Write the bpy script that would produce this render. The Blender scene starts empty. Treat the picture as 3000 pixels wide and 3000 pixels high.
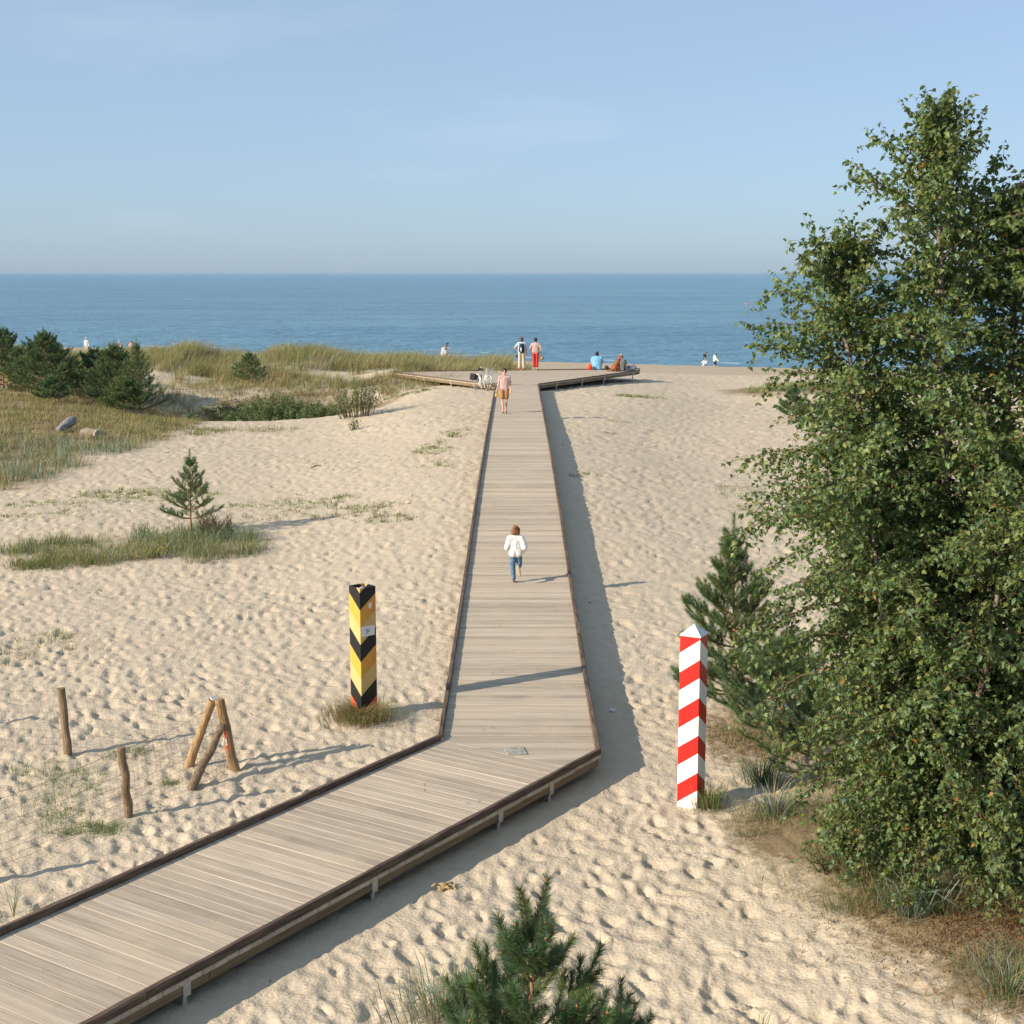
import bpy, bmesh, math, random
import numpy as np
from mathutils import Vector, Matrix

R = math.radians
scene = bpy.context.scene
COL = scene.collection
rng = np.random.default_rng(7)
random.seed(7)

# ------------------------------------------------------------------ camera
CAM_H = 5.86
cam_d = bpy.data.cameras.new('camera')
cam = bpy.data.objects.new('camera', cam_d)
COL.objects.link(cam)
cam.location = (0, 0, CAM_H)
cam.rotation_euler = (R(90 - 9.263), 0, 0)
cam_d.sensor_width = 56
cam_d.sensor_height = 56
cam_d.sensor_fit = 'HORIZONTAL'
cam_d.lens = 80
cam_d.clip_start = 0.1
cam_d.clip_end = 90000
scene.camera = cam

# ------------------------------------------------------------------ sky, sun, exposure
SUN_EL = 25.0
SUN_AZ = 242.0            # compass-like: atan2(x, y) of the direction towards the sun
world = bpy.data.worlds.new('World')
scene.world = world
world.use_nodes = True
wn = world.node_tree
for n in list(wn.nodes):
    wn.nodes.remove(n)
w_out = wn.nodes.new('ShaderNodeOutputWorld')
w_bg = wn.nodes.new('ShaderNodeBackground')
w_sky = wn.nodes.new('ShaderNodeTexSky')
w_sky.sky_type = 'NISHITA'
w_sky.sun_disc = False
w_sky.sun_elevation = R(SUN_EL)
w_sky.sun_rotation = R(SUN_AZ)
w_sky.altitude = 0
w_sky.air_density = 0.7
w_sky.dust_density = 1.0
w_sky.ozone_density = 4.0
w_bg.inputs['Strength'].default_value = 0.122
# thin drawn-out cirrus over the whole sky
w_tc = wn.nodes.new('ShaderNodeTexCoord')
w_map = wn.nodes.new('ShaderNodeMapping')
w_map.inputs['Scale'].default_value = (2.2, 2.2, 9.0)
w_noise = wn.nodes.new('ShaderNodeTexNoise')
w_noise.inputs['Scale'].default_value = 1.6
w_noise.inputs['Detail'].default_value = 5
w_noise.inputs['Roughness'].default_value = 0.55
w_ramp = wn.nodes.new('ShaderNodeMapRange')
w_ramp.inputs['From Min'].default_value = 0.56
w_ramp.inputs['From Max'].default_value = 0.8
w_ramp.inputs['To Min'].default_value = 0.0
w_ramp.inputs['To Max'].default_value = 0.13
w_mix = wn.nodes.new('ShaderNodeMixRGB')
w_mix.inputs['Color2'].default_value = (6.2, 6.2, 6.6, 1)
w_hsv = wn.nodes.new('ShaderNodeHueSaturation')
w_hsv.inputs['Saturation'].default_value = 0.98
w_gam = wn.nodes.new('ShaderNodeGamma')
w_gam.inputs['Gamma'].default_value = 1.0
wn.links.new(w_tc.outputs['Generated'], w_map.inputs['Vector'])
wn.links.new(w_map.outputs[0], w_noise.inputs['Vector'])
wn.links.new(w_noise.outputs['Fac'], w_ramp.inputs['Value'])
wn.links.new(w_ramp.outputs[0], w_mix.inputs['Fac'])
wn.links.new(w_sky.outputs[0], w_gam.inputs['Color'])
wn.links.new(w_gam.outputs[0], w_hsv.inputs['Color'])
w_haze = wn.nodes.new('ShaderNodeMixRGB')      # even milky veil over the whole sky
w_haze.inputs['Fac'].default_value = 0.62
w_haze.inputs['Color2'].default_value = (2.38, 3.12, 3.82, 1)
wn.links.new(w_hsv.outputs[0], w_haze.inputs['Color1'])
wn.links.new(w_haze.outputs[0], w_mix.inputs['Color1'])
wn.links.new(w_mix.outputs[0], w_bg.inputs['Color'])
wn.links.new(w_bg.outputs[0], w_out.inputs['Surface'])

sun_d = bpy.data.lights.new('sun', 'SUN')
sun = bpy.data.objects.new('sun', sun_d)
COL.objects.link(sun)
sun_d.energy = 4.6
sun_d.angle = R(0.55)
sun_d.color = (1.0, 0.875, 0.715)
_to = Vector((math.sin(R(SUN_AZ)) * math.cos(R(SUN_EL)), math.cos(R(SUN_AZ)) * math.cos(R(SUN_EL)), math.sin(R(SUN_EL))))
sun.rotation_euler = (-_to).to_track_quat('-Z', 'Y').to_euler()
sun.location = _to * 60

vs = scene.view_settings
vs.view_transform = 'Standard'
vs.look = 'None'
vs.gamma = 1
vs.use_curve_mapping = False
vs.exposure = 0.60
scene.render.engine = 'CYCLES'
scene.cycles.max_bounces = 5
scene.cycles.diffuse_bounces = 3
scene.cycles.glossy_bounces = 2
scene.cycles.transmission_bounces = 4
scene.cycles.volume_bounces = 0
scene.cycles.transparent_max_bounces = 8

# ------------------------------------------------------------------ helpers
def tag(o, label=None, cat=None, group=None, kind=None):
    if label: o['label'] = label
    if cat: o['category'] = cat
    if group: o['group'] = group
    if kind: o['kind'] = kind
    return o

def empty(name, loc=(0, 0, 0), rz=0.0):
    o = bpy.data.objects.new(name, None)
    o.empty_display_size = 0.1
    COL.objects.link(o)
    o.location = loc
    o.rotation_euler = (0, 0, rz)
    return o

def link(name, me, parent=None, loc=None, rz=None):
    o = bpy.data.objects.new(name, me)
    COL.objects.link(o)
    if parent is not None: o.parent = parent
    if loc is not None: o.location = loc
    if rz is not None: o.rotation_euler = (0, 0, rz)
    return o

def new_mesh(name, v, quads=None, tris=None, tint=None, smooth=False, mat=None):
    v = np.asarray(v, dtype=np.float32)
    quads = np.zeros((0, 4), np.int32) if quads is None or len(quads) == 0 else np.asarray(quads, np.int32)
    tris = np.zeros((0, 3), np.int32) if tris is None or len(tris) == 0 else np.asarray(tris, np.int32)
    me = bpy.data.meshes.new(name)
    me.vertices.add(len(v))
    me.vertices.foreach_set('co', v.ravel())
    nl = quads.size + tris.size
    me.loops.add(nl)
    me.loops.foreach_set('vertex_index', np.concatenate([quads.ravel(), tris.ravel()]))
    npoly = len(quads) + len(tris)
    me.polygons.add(npoly)
    starts = np.concatenate([np.arange(len(quads)) * 4, quads.size + np.arange(len(tris)) * 3]).astype(np.int32)
    me.polygons.foreach_set('loop_start', starts)
    me.polygons.foreach_set('use_smooth', np.full(npoly, bool(smooth), dtype=bool))
    me.update(calc_edges=True)
    if tint is not None:
        a = me.attributes.new('tint', 'FLOAT_COLOR', 'POINT')
        tint = np.asarray(tint, np.float32)
        if tint.shape[1] == 3:
            tint = np.concatenate([tint, np.ones((len(tint), 1), np.float32)], axis=1)
        a.data.foreach_set('color', tint.ravel())
    if mat is not None: me.materials.append(mat)
    return me

class MB:
    def __init__(s):
        s.v = []; s.q = []; s.t = []; s.c = []; s.n = 0
    def add(s, v, q=None, t=None, c=None):
        v = np.asarray(v, float)
        if q is not None and len(q): s.q.append(np.asarray(q, int) + s.n)
        if t is not None and len(t): s.t.append(np.asarray(t, int) + s.n)
        if c is not None:
            c = np.asarray(c, float)
            if c.ndim == 1: c = np.tile(c, (len(v), 1))
            s.c.append(c)
        s.v.append(v); s.n += len(v)
        return s
    def box(s, c, size, rot=None, col=None):
        hx, hy, hz = size[0] / 2, size[1] / 2, size[2] / 2
        v = np.array([(x, y, z) for x in (-hx, hx) for y in (-hy, hy) for z in (-hz, hz)])
        if rot is not None: v = v @ np.array(rot).T
        v = v + np.array(c)
        return s.add(v, [(0, 1, 3, 2), (4, 6, 7, 5), (0, 4, 5, 1), (2, 3, 7, 6), (0, 2, 6, 4), (1, 5, 7, 3)], c=col)
    def tube(s, pts, rad, n=6, cap=True, col=None):
        pts = np.asarray(pts, float); m = len(pts)
        rad = np.full(m, rad, float) if np.isscalar(rad) else np.asarray(rad, float)
        tan = np.gradient(pts, axis=0)
        tan /= np.linalg.norm(tan, axis=1)[:, None] + 1e-9
        ref = np.array([0, 0, 1.0]) if abs(tan[0][2]) < 0.9 else np.array([1.0, 0, 0])
        a = np.linspace(0, 2 * math.pi, n, endpoint=False)
        V = []
        for i in range(m):
            u = np.cross(tan[i], ref); u /= np.linalg.norm(u) + 1e-9
            w = np.cross(tan[i], u)
            ref2 = np.cross(u, tan[i]); ref = ref2 if np.linalg.norm(ref2) > 1e-6 else ref
            V.append(pts[i] + rad[i] * (np.cos(a)[:, None] * u + np.sin(a)[:, None] * w))
        V = np.concatenate(V)
        q = [(i * n + k, i * n + (k + 1) % n, (i + 1) * n + (k + 1) % n, (i + 1) * n + k) for i in range(m - 1) for k in range(n)]
        t = []
        if cap:
            V = np.concatenate([V, pts[:1], pts[-1:]])
            t = [(m * n, (k + 1) % n, k) for k in range(n)] + [(m * n + 1, (m - 1) * n + k, (m - 1) * n + (k + 1) % n) for k in range(n)]
        return s.add(V, q, t, col)
    def ell(s, c, r, rot=None, nu=10, nv=7, col=None):
        V = []
        for j in range(nv):
            th = math.pi * (j + 0.5) / nv
            for i in range(nu):
                ph = 2 * math.pi * i / nu
                V.append((math.sin(th) * math.cos(ph), math.sin(th) * math.sin(ph), math.cos(th)))
        V += [(0, 0, 1), (0, 0, -1)]
        V = np.array(V) * np.array(r)
        if rot is not None: V = V @ np.array(rot).T
        V = V + np.array(c)
        q = [(j * nu + i, (j + 1) * nu + i, (j + 1) * nu + (i + 1) % nu, j * nu + (i + 1) % nu) for j in range(nv - 1) for i in range(nu)]
        top = nu * nv
        t = [(top, i, (i + 1) % nu) for i in range(nu)] + [(top + 1, (nv - 1) * nu + (i + 1) % nu, (nv - 1) * nu + i) for i in range(nu)]
        return s.add(V, q, t, col)
    def mesh(s, name, mat, smooth=False):
        return new_mesh(name, np.concatenate(s.v), np.concatenate(s.q) if s.q else None, np.concatenate(s.t) if s.t else None,
                        np.concatenate(s.c) if s.c else None, smooth, mat)
    def build(s, name, mat, parent=None, smooth=False, loc=None, rz=None):
        return link(name, s.mesh(name, mat, smooth), parent, loc, rz)

# ------------------------------------------------------------------ numpy noise
def _h(ix, iy, seed):
    h = (ix.astype(np.int64) * 374761393 + iy.astype(np.int64) * 668265263 + seed * 1274126177) & 0xFFFFFFFF
    h = ((h ^ (h >> 13)) * 1103515245) & 0xFFFFFFFF
    h = ((h ^ (h >> 16)) * 2246822519) & 0xFFFFFFFF
    return ((h ^ (h >> 15)) & 0xFFFFFF) / float(0xFFFFFF)
def vnoise(x, y, seed=0):
    ix = np.floor(x); iy = np.floor(y); fx = x - ix; fy = y - iy
    fx = fx * fx * fx * (fx * (fx * 6 - 15) + 10); fy = fy * fy * fy * (fy * (fy * 6 - 15) + 10)
    a = _h(ix, iy, seed); b = _h(ix + 1, iy, seed); c = _h(ix, iy + 1, seed); d = _h(ix + 1, iy + 1, seed)
    return (a * (1 - fx) + b * fx) * (1 - fy) + (c * (1 - fx) + d * fx) * fy
def fbm(x, y, seed=0, oct=4):
    s = 0; a = 0.5; f = 1.0
    for k in range(oct):
        s = s + a * (vnoise(x * f + 13.7 * k, y * f + 7.1 * k, seed + k) - 0.5); a *= 0.5; f *= 2.03
    return s
def sstep(a, b, x):
    t = np.clip((x - a) / (b - a), 0, 1)
    return t * t * (3 - 2 * t)
def dents(x, y, cell, seed, lx, ly, ang0, angj, depth, prob=1.0):
    u = x / cell; v = y / cell
    iu = np.floor(u); iv = np.floor(v)
    out = np.zeros_like(x)
    for di in (-1, 0, 1):
        for dj in (-1, 0, 1):
            cu = iu + di; cv = iv + dj
            px = (cu + 0.1 + 0.8 * _h(cu, cv, seed)) * cell
            py = (cv + 0.1 + 0.8 * _h(cu, cv, seed + 1)) * cell
            an = ang0 + angj * (_h(cu, cv, seed + 2) - 0.5) * 2
            sz = 0.65 + 0.6 * _h(cu, cv, seed + 3)
            dp = depth * (0.35 + 0.9 * _h(cu, cv, seed + 4)) * (_h(cu, cv, seed + 5) < prob)
            dx = x - px; dy = y - py
            ca = np.cos(an); sa = np.sin(an)
            a = (dx * ca + dy * sa) / (lx * sz); b = (-dx * sa + dy * ca) / (ly * sz)
            d = np.sqrt(a * a + b * b)
            # shading shaped into each dent: steep lip on the sun side, shallow far wall
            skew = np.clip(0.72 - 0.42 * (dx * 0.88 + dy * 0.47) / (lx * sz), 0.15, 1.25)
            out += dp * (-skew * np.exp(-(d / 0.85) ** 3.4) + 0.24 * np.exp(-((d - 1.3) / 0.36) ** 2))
    return out

# ------------------------------------------------------------------ materials
def nodes_of(m):
    return m.node_tree.nodes, m.node_tree.links
def mat(name, col, rough=0.7, var=0.0, scale=8.0, bump=0.0, bscale=40.0, spec=0.3, metal=0.0, col2=None, stretch=None, objrand=0.0, thresh=(0.35, 0.65), detail=5):
    m = bpy.data.materials.new(name)
    m.use_nodes = True
    N, L = nodes_of(m)
    b = N['Principled BSDF']
    b.inputs['Roughness'].default_value = rough
    b.inputs['Specular IOR Level'].default_value = spec
    b.inputs['Metallic'].default_value = metal
    b.inputs['Base Color'].default_value = (*col, 1)
    tc = N.new('ShaderNodeTexCoord'); mp = N.new('ShaderNodeMapping')
    if stretch: mp.inputs['Scale'].default_value = stretch
    L.new(tc.outputs['Object'], mp.inputs['Vector'])
    if objrand:
        oi = N.new('ShaderNodeObjectInfo')
        cx = N.new('ShaderNodeCombineXYZ'); mu = N.new('ShaderNodeMath'); mu.operation = 'MULTIPLY'; mu.inputs[1].default_value = 37.0
        L.new(oi.outputs['Random'], mu.inputs[0])
        for k in range(3): L.new(mu.outputs[0], cx.inputs[k])
        L.new(cx.outputs[0], mp.inputs['Location'])
    cur = None
    if var or col2:
        nz = N.new('ShaderNodeTexNoise'); nz.inputs['Scale'].default_value = scale; nz.inputs['Detail'].default_value = detail
        L.new(mp.outputs[0], nz.inputs['Vector'])
        mr = N.new('ShaderNodeMapRange')
        mr.inputs['From Min'].default_value = thresh[0]; mr.inputs['From Max'].default_value = thresh[1]
        L.new(nz.outputs['Fac'], mr.inputs['Value'])
        mx = N.new('ShaderNodeMixRGB')
        c2 = col2 if col2 else tuple(min(1, c * (1 + var)) for c in col)
        c1 = col if col2 else tuple(c * (1 - var) for c in col)
        mx.inputs['Color1'].default_value = (*c1, 1); mx.inputs['Color2'].default_value = (*c2, 1)
        L.new(mr.outputs[0], mx.inputs['Fac'])
        cur = mx.outputs[0]
    if objrand:
        mr2 = N.new('ShaderNodeMapRange'); mr2.inputs['To Min'].default_value = 1 - objrand; mr2.inputs['To Max'].default_value = 1 + objrand
        L.new(oi.outputs['Random'], mr2.inputs['Value'])
        vm = N.new('ShaderNodeVectorMath'); vm.operation = 'SCALE'
        if cur: L.new(cur, vm.inputs[0])
        else: vm.inputs[0].default_value = col
        L.new(mr2.outputs[0], vm.inputs['Scale'])
        cur = vm.outputs[0]
    if cur: L.new(cur, b.inputs['Base Color'])
    if bump:
        nb = N.new('ShaderNodeTexNoise'); nb.inputs['Scale'].default_value = bscale; nb.inputs['Detail'].default_value = 4
        L.new(mp.outputs[0], nb.inputs['Vector'])
        bp = N.new('ShaderNodeBump'); bp.inputs['Strength'].default_value = 1.0; bp.inputs['Distance'].default_value = bump
        L.new(nb.outputs['Fac'], bp.inputs['Height']); L.new(bp.outputs[0], b.inputs['Normal'])
    return m

def leafmat(name, rough=0.5, spec=0.4, trans=0.3, tcol=(1.0, 1.1, 0.4)):
    m = bpy.data.materials.new(name); m.use_nodes = True
    N, L = nodes_of(m)
    b = N['Principled BSDF']; b.inputs['Roughness'].default_value = rough; b.inputs['Specular IOR Level'].default_value = spec
    at = N.new('ShaderNodeAttribute'); at.attribute_name = 'tint'
    L.new(at.outputs['Color'], b.inputs['Base Color'])
    tr = N.new('ShaderNodeBsdfTranslucent')
    vm = N.new('ShaderNodeVectorMath'); vm.operation = 'MULTIPLY'; vm.inputs[1].default_value = tcol
    L.new(at.outputs['Color'], vm.inputs[0]); L.new(vm.outputs[0], tr.inputs['Color'])
    mx = N.new('ShaderNodeMixShader'); mx.inputs['Fac'].default_value = trans
    L.new(b.outputs[0], mx.inputs[1]); L.new(tr.outputs[0], mx.inputs[2])
    L.new(mx.outputs[0], N['Material Output'].inputs['Surface'])
    return m

M = {}
# sand: pale quartz sand, litter and damp come as real ground cover in vertex attributes
def sand_mat():
    m = bpy.data.materials.new('sand'); m.use_nodes = True
    N, L = nodes_of(m); b = N['Principled BSDF']
    b.inputs['Roughness'].default_value = 0.9; b.inputs['Specular IOR Level'].default_value = 0.15
    tc = N.new('ShaderNodeTexCoord')
    def noise(sc, det=5):
        n = N.new('ShaderNodeTexNoise'); n.inputs['Scale'].default_value = sc; n.inputs['Detail'].default_value = det
        L.new(tc.outputs['Object'], n.inputs['Vector']); return n
    n1 = noise(0.35, 4); n2 = noise(60, 4); n3 = noise(4.5, 6)
    mx = N.new('ShaderNodeMixRGB'); mx.inputs['Color1'].default_value = (0.505, 0.412, 0.294, 1); mx.inputs['Color2'].default_value = (0.555, 0.468, 0.352, 1)
    L.new(n1.outputs['Fac'], mx.inputs['Fac'])
    mr = N.new('ShaderNodeMapRange'); mr.inputs['From Min'].default_value = 0.3; mr.inputs['From Max'].default_value = 0.7; mr.inputs['To Min'].default_value = 0.9; mr.inputs['To Max'].default_value = 1.08
    L.new(n2.outputs['Fac'], mr.inputs['Value'])
    mr3 = N.new('ShaderNodeMapRange'); mr3.inputs['From Min'].default_value = 0.3; mr3.inputs['From Max'].default_value = 0.7; mr3.inputs['To Min'].default_value = 0.93; mr3.inputs['To Max'].default_value = 1.05
    L.new(n3.outputs['Fac'], mr3.inputs['Value'])
    mm = N.new('ShaderNodeMath'); mm.operation = 'MULTIPLY'; L.new(mr.outputs[0], mm.inputs[0]); L.new(mr3.outputs[0], mm.inputs[1])
    sc = N.new('ShaderNodeVectorMath'); sc.operation = 'SCALE'; L.new(mx.outputs[0], sc.inputs[0]); L.new(mm.outputs[0], sc.inputs['Scale'])
    # plant litter where plants grow
    at = N.new('ShaderNodeAttribute'); at.attribute_name = 'tint'
    sp = N.new('ShaderNodeSeparateColor'); L.new(at.outputs['Color'], sp.inputs[0])
    nl = noise(9, 6)
    add = N.new('ShaderNodeMath'); add.operation = 'ADD'; L.new(sp.outputs[0], add.inputs[0]); L.new(nl.outputs['Fac'], add.inputs[1])
    ml = N.new('ShaderNodeMapRange'); ml.inputs['From Min'].default_value = 0.75; ml.inputs['From Max'].default_value = 1.2; L.new(add.outputs[0], ml.inputs['Value'])
    cl = N.new('ShaderNodeMixRGB'); cl.inputs['Color1'].default_value = (0.30, 0.21, 0.125, 1); cl.inputs['Color2'].default_value = (0.17, 0.135, 0.07, 1)
    L.new(n3.outputs['Fac'], cl.inputs['Fac'])
    m2 = N.new('ShaderNodeMixRGB'); L.new(ml.outputs[0], m2.inputs['Fac']); L.new(sc.outputs[0], m2.inputs['Color1']); L.new(cl.outputs[0], m2.inputs['Color2'])
    # damp beach sand
    m3 = N.new('ShaderNodeMixRGB'); m3.inputs['Color2'].default_value = (0.36, 0.285, 0.19, 1)
    L.new(sp.outputs[1], m3.inputs['Fac']); L.new(m2.outputs[0], m3.inputs['Color1'])
    L.new(m3.outputs[0], b.inputs['Base Color'])
    # fine relief
    nb1 = noise(28, 6); nb2 = noise(140, 3); nb3 = noise(7, 5)
    a1 = N.new('ShaderNodeMath'); a1.operation = 'MULTIPLY_ADD'; a1.inputs[1].default_value = 0.12
    L.new(nb2.outputs['Fac'], a1.inputs[0]); L.new(nb1.outputs['Fac'], a1.inputs[2])
    a2 = N.new('ShaderNodeMath'); a2.operation = 'MULTIPLY_ADD'; a2.inputs[1].default_value = 2.2
    L.new(nb3.outputs['Fac'], a2.inputs[0]); L.new(a1.outputs[0], a2.inputs[2])
    bp = N.new('ShaderNodeBump'); bp.inputs['Strength'].default_value = 1.0; bp.inputs['Distance'].default_value = 0.009
    L.new(a2.outputs[0], bp.inputs['Height']); L.new(bp.outputs[0], b.inputs['Normal'])
    return m
M['sand'] = sand_mat()

def wood_mat(name, c1, c2, ribs=0.0, objrand=0.12, streak=(1.2, 26, 26), rough=0.75, sandy=0.0, bump=0.004):
    m = bpy.data.materials.new(name); m.use_nodes = True
    N, L = nodes_of(m); b = N['Principled BSDF']; b.inputs['Roughness'].default_value = rough; b.inputs['Specular IOR Level'].default_value = 0.25
    tc = N.new('ShaderNodeTexCoord'); mp = N.new('ShaderNodeMapping'); mp.inputs['Scale'].default_value = streak
    oi = N.new('ShaderNodeObjectInfo'); mu = N.new('ShaderNodeMath'); mu.operation = 'MULTIPLY'; mu.inputs[1].default_value = 91.0
    gi = N.new('ShaderNodeNewGeometry'); ra = N.new('ShaderNodeMath'); ra.operation = 'ADD'; fr = N.new('ShaderNodeMath'); fr.operation = 'FRACT'
    L.new(oi.outputs['Random'], ra.inputs[0]); L.new(gi.outputs['Random Per Island'], ra.inputs[1]); L.new(ra.outputs[0], fr.inputs[0])
    cx = N.new('ShaderNodeCombineXYZ'); L.new(fr.outputs[0], mu.inputs[0])
    for k in range(3): L.new(mu.outputs[0], cx.inputs[k])
    L.new(cx.outputs[0], mp.inputs['Location'])
    L.new(tc.outputs['Object'], mp.inputs['Vector'])
    nz = N.new('ShaderNodeTexNoise'); nz.inputs['Scale'].default_value = 1.0; nz.inputs['Detail'].default_value = 7; nz.inputs['Roughness'].default_value = 0.65
    L.new(mp.outputs[0], nz.inputs['Vector'])
    mr = N.new('ShaderNodeMapRange'); mr.inputs['From Min'].default_value = 0.33; mr.inputs['From Max'].default_value = 0.67; L.new(nz.outputs['Fac'], mr.inputs['Value'])
    mx = N.new('ShaderNodeMixRGB'); mx.inputs['Color1'].default_value = (*c1, 1); mx.inputs['Color2'].default_value = (*c2, 1); L.new(mr.outputs[0], mx.inputs['Fac'])
    orr = N.new('ShaderNodeMapRange'); orr.inputs['To Min'].default_value = 1 - objrand; orr.inputs['To Max'].default_value = 1 + objrand; L.new(fr.outputs[0], orr.inputs['Value'])
    sc = N.new('ShaderNodeVectorMath'); sc.operation = 'SCALE'; L.new(mx.outputs[0], sc.inputs[0]); L.new(orr.outputs[0], sc.inputs['Scale'])
    cur = sc.outputs[0]
    if sandy:
        # blown sand lying on the boards in patches (world-fixed, runs over the joints)
        geo = N.new('ShaderNodeNewGeometry')
        ns = N.new('ShaderNodeTexNoise'); ns.inputs['Scale'].default_value = 1.1; ns.inputs['Detail'].default_value = 7; ns.inputs['Roughness'].default_value = 0.62
        L.new(geo.outputs['Position'], ns.inputs['Vector'])
        ms = N.new('ShaderNodeMapRange'); ms.inputs['From Min'].default_value = 0.5; ms.inputs['From Max'].default_value = 0.74; ms.inputs['To Max'].default_value = sandy; L.new(ns.outputs['Fac'], ms.inputs['Value'])
        m4 = N.new('ShaderNodeMixRGB'); m4.inputs['Color2'].default_value = (0.52, 0.42, 0.30, 1); L.new(ms.outputs[0], m4.inputs['Fac']); L.new(cur, m4.inputs['Color1'])
        cur = m4.outputs[0]
    L.new(cur, b.inputs['Base Color'])
    h = nz.outputs['Fac']
    if ribs:
        wv = N.new('ShaderNodeTexWave'); wv.bands_direction = 'Y'; wv.inputs['Scale'].default_value = ribs; wv.inputs['Distortion'].default_value = 0.3
        L.new(tc.outputs['Object'], wv.inputs['Vector'])
        ma = N.new('ShaderNodeMath'); ma.operation = 'MULTIPLY_ADD'; ma.inputs[1].default_value = 0.35
        L.new(wv.outputs['Fac'], ma.inputs[0]); L.new(h, ma.inputs[2]); h = ma.outputs[0]
    bp = N.new('ShaderNodeBump'); bp.inputs['Strength'].default_value = 1.0; bp.inputs['Distance'].default_value = bump
    L.new(h, bp.inputs['Height']); L.new(bp.outputs[0], b.inputs['Normal'])
    return m
M['plank'] = wood_mat('weathered plank', (0.345, 0.283, 0.212), (0.525, 0.443, 0.338), ribs=22, sandy=0.8, objrand=0.18)
M['kerb'] = wood_mat('kerb timber', (0.055, 0.031, 0.021), (0.18, 0.125, 0.09), streak=(3, 30, 30), objrand=0.2)
M['beam'] = wood_mat('joist timber', (0.13, 0.092, 0.055), (0.25, 0.185, 0.11), streak=(2, 30, 30), objrand=0.2)
M['polewood'] = wood_mat('round pole', (0.22, 0.13, 0.06), (0.40, 0.27, 0.14), streak=(22, 22, 2.5), objrand=0.1)
M['poledark'] = wood_mat('grey round pole', (0.13, 0.085, 0.05), (0.30, 0.215, 0.135), streak=(22, 22, 2.5), objrand=0.1)
M['galv'] = mat('galvanised steel', (0.48, 0.49, 0.48), 0.5, var=0.15, scale=14, metal=0.55, spec=0.5)
M['plate'] = mat('cast plate', (0.32, 0.30, 0.25), 0.6, var=0.25, scale=18, spec=0.4, bump=0.004)
M['wire'] = mat('rusty wire', (0.16, 0.12, 0.095), 0.6, metal=0.4)
M['bark_pine'] = mat('pine bark', (0.20, 0.115, 0.06), 0.85, col2=(0.34, 0.20, 0.10), scale=30, bump=0.006, bscale=60)
M['bark_birch'] = mat('birch bark', (0.27, 0.225, 0.185), 0.7, col2=(0.10, 0.06, 0.04), scale=5, stretch=(1, 1, 2.5), thresh=(0.42, 0.62), bump=0.004)
M['twig_birch'] = mat('birch twig', (0.10, 0.06, 0.038), 0.6, var=0.3, scale=12)
M['needle'] = leafmat('pine needles', 0.5, 0.35, 0.25, (1.0, 1.1, 0.5))
M['leaf'] = leafmat('birch leaves', 0.48, 0.5, 0.32, (1.2, 1.3, 0.45))
M['grass'] = leafmat('grass blades', 0.6, 0.3, 0.3, (1.1, 1.1, 0.6))
M['bud'] = mat('buds', (0.42, 0.15, 0.07), 0.6)
def colm(name, c, rough=0.75, **k):
    if 'cloth' in name or name in ('denim', 'navy'): k.setdefault('bump', 0.02); k.setdefault('bscale', 16.0)
    M[name] = mat(name, c, rough, var=k.pop('var', 0.08), scale=k.pop('scale', 10), **k)
colm('skin', (0.60, 0.34, 0.23), 0.55)
colm('hair_brown', (0.10, 0.055, 0.028)); colm('hair_light', (0.17, 0.085, 0.035), var=0.35, scale=40); colm('hair_dark', (0.025, 0.016, 0.012)); colm('hair_grey', (0.40, 0.37, 0.33), var=0.2)
colm('white_cloth', (0.70, 0.68, 0.65)); colm('denim', (0.10, 0.17, 0.25), var=0.3, scale=14); colm('pink_cloth', (0.50, 0.34, 0.31), var=0.2, scale=40)
colm('tan_cloth', (0.33, 0.155, 0.05)); colm('beige_cloth', (0.52, 0.44, 0.33)); colm('red_cloth', (0.52, 0.03, 0.018)); colm('pale_blue_cloth', (0.45, 0.52, 0.60))
colm('sky_cloth', (0.19, 0.43, 0.60)); colm('grey_cloth', (0.13, 0.135, 0.14)); colm('black_cloth', (0.018, 0.018, 0.02)); colm('navy', (0.02, 0.028, 0.05)); colm('cream_cloth', (0.72, 0.70, 0.50))
colm('straw', (0.36, 0.27, 0.13), var=0.3, scale=50); colm('red_plastic', (0.75, 0.05, 0.015), 0.35, spec=0.5); colm('lens_red', (0.35, 0.01, 0.01), 0.15, spec=0.6); colm('dog', (0.26, 0.085, 0.022), var=0.25, scale=14)
colm('sole', (0.44, 0.33, 0.19)); colm('shoe_brown', (0.20, 0.07, 0.04)); colm('yellow', (0.70, 0.46, 0.03)); colm('black_rubber', (0.015, 0.015, 0.016), 0.6); colm('silver', (0.62, 0.62, 0.60), 0.35, metal=0.6, spec=0.5); colm('white_paint', (0.78, 0.78, 0.75), 0.4)
colm('green_cloth', (0.10, 0.35, 0.25)); colm('orange', (0.8, 0.2, 0.02), 0.5)
M['drift_blue'] = wood_mat('bleached log', (0.15, 0.155, 0.155), (0.27, 0.27, 0.265), streak=(3, 20, 20))
M['drift_brown'] = wood_mat('bleached stump', (0.15, 0.12, 0.085), (0.30, 0.25, 0.19), streak=(3, 18, 18))
M['stone'] = mat('stone', (0.40, 0.34, 0.26), 0.8, var=0.15, scale=20, bump=0.004)
M['stick'] = mat('dry stick', (0.16, 0.09, 0.05), 0.8, var=0.3)
M['paper'] = mat('paper', (0.72, 0.72, 0.70), 0.7)

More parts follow.
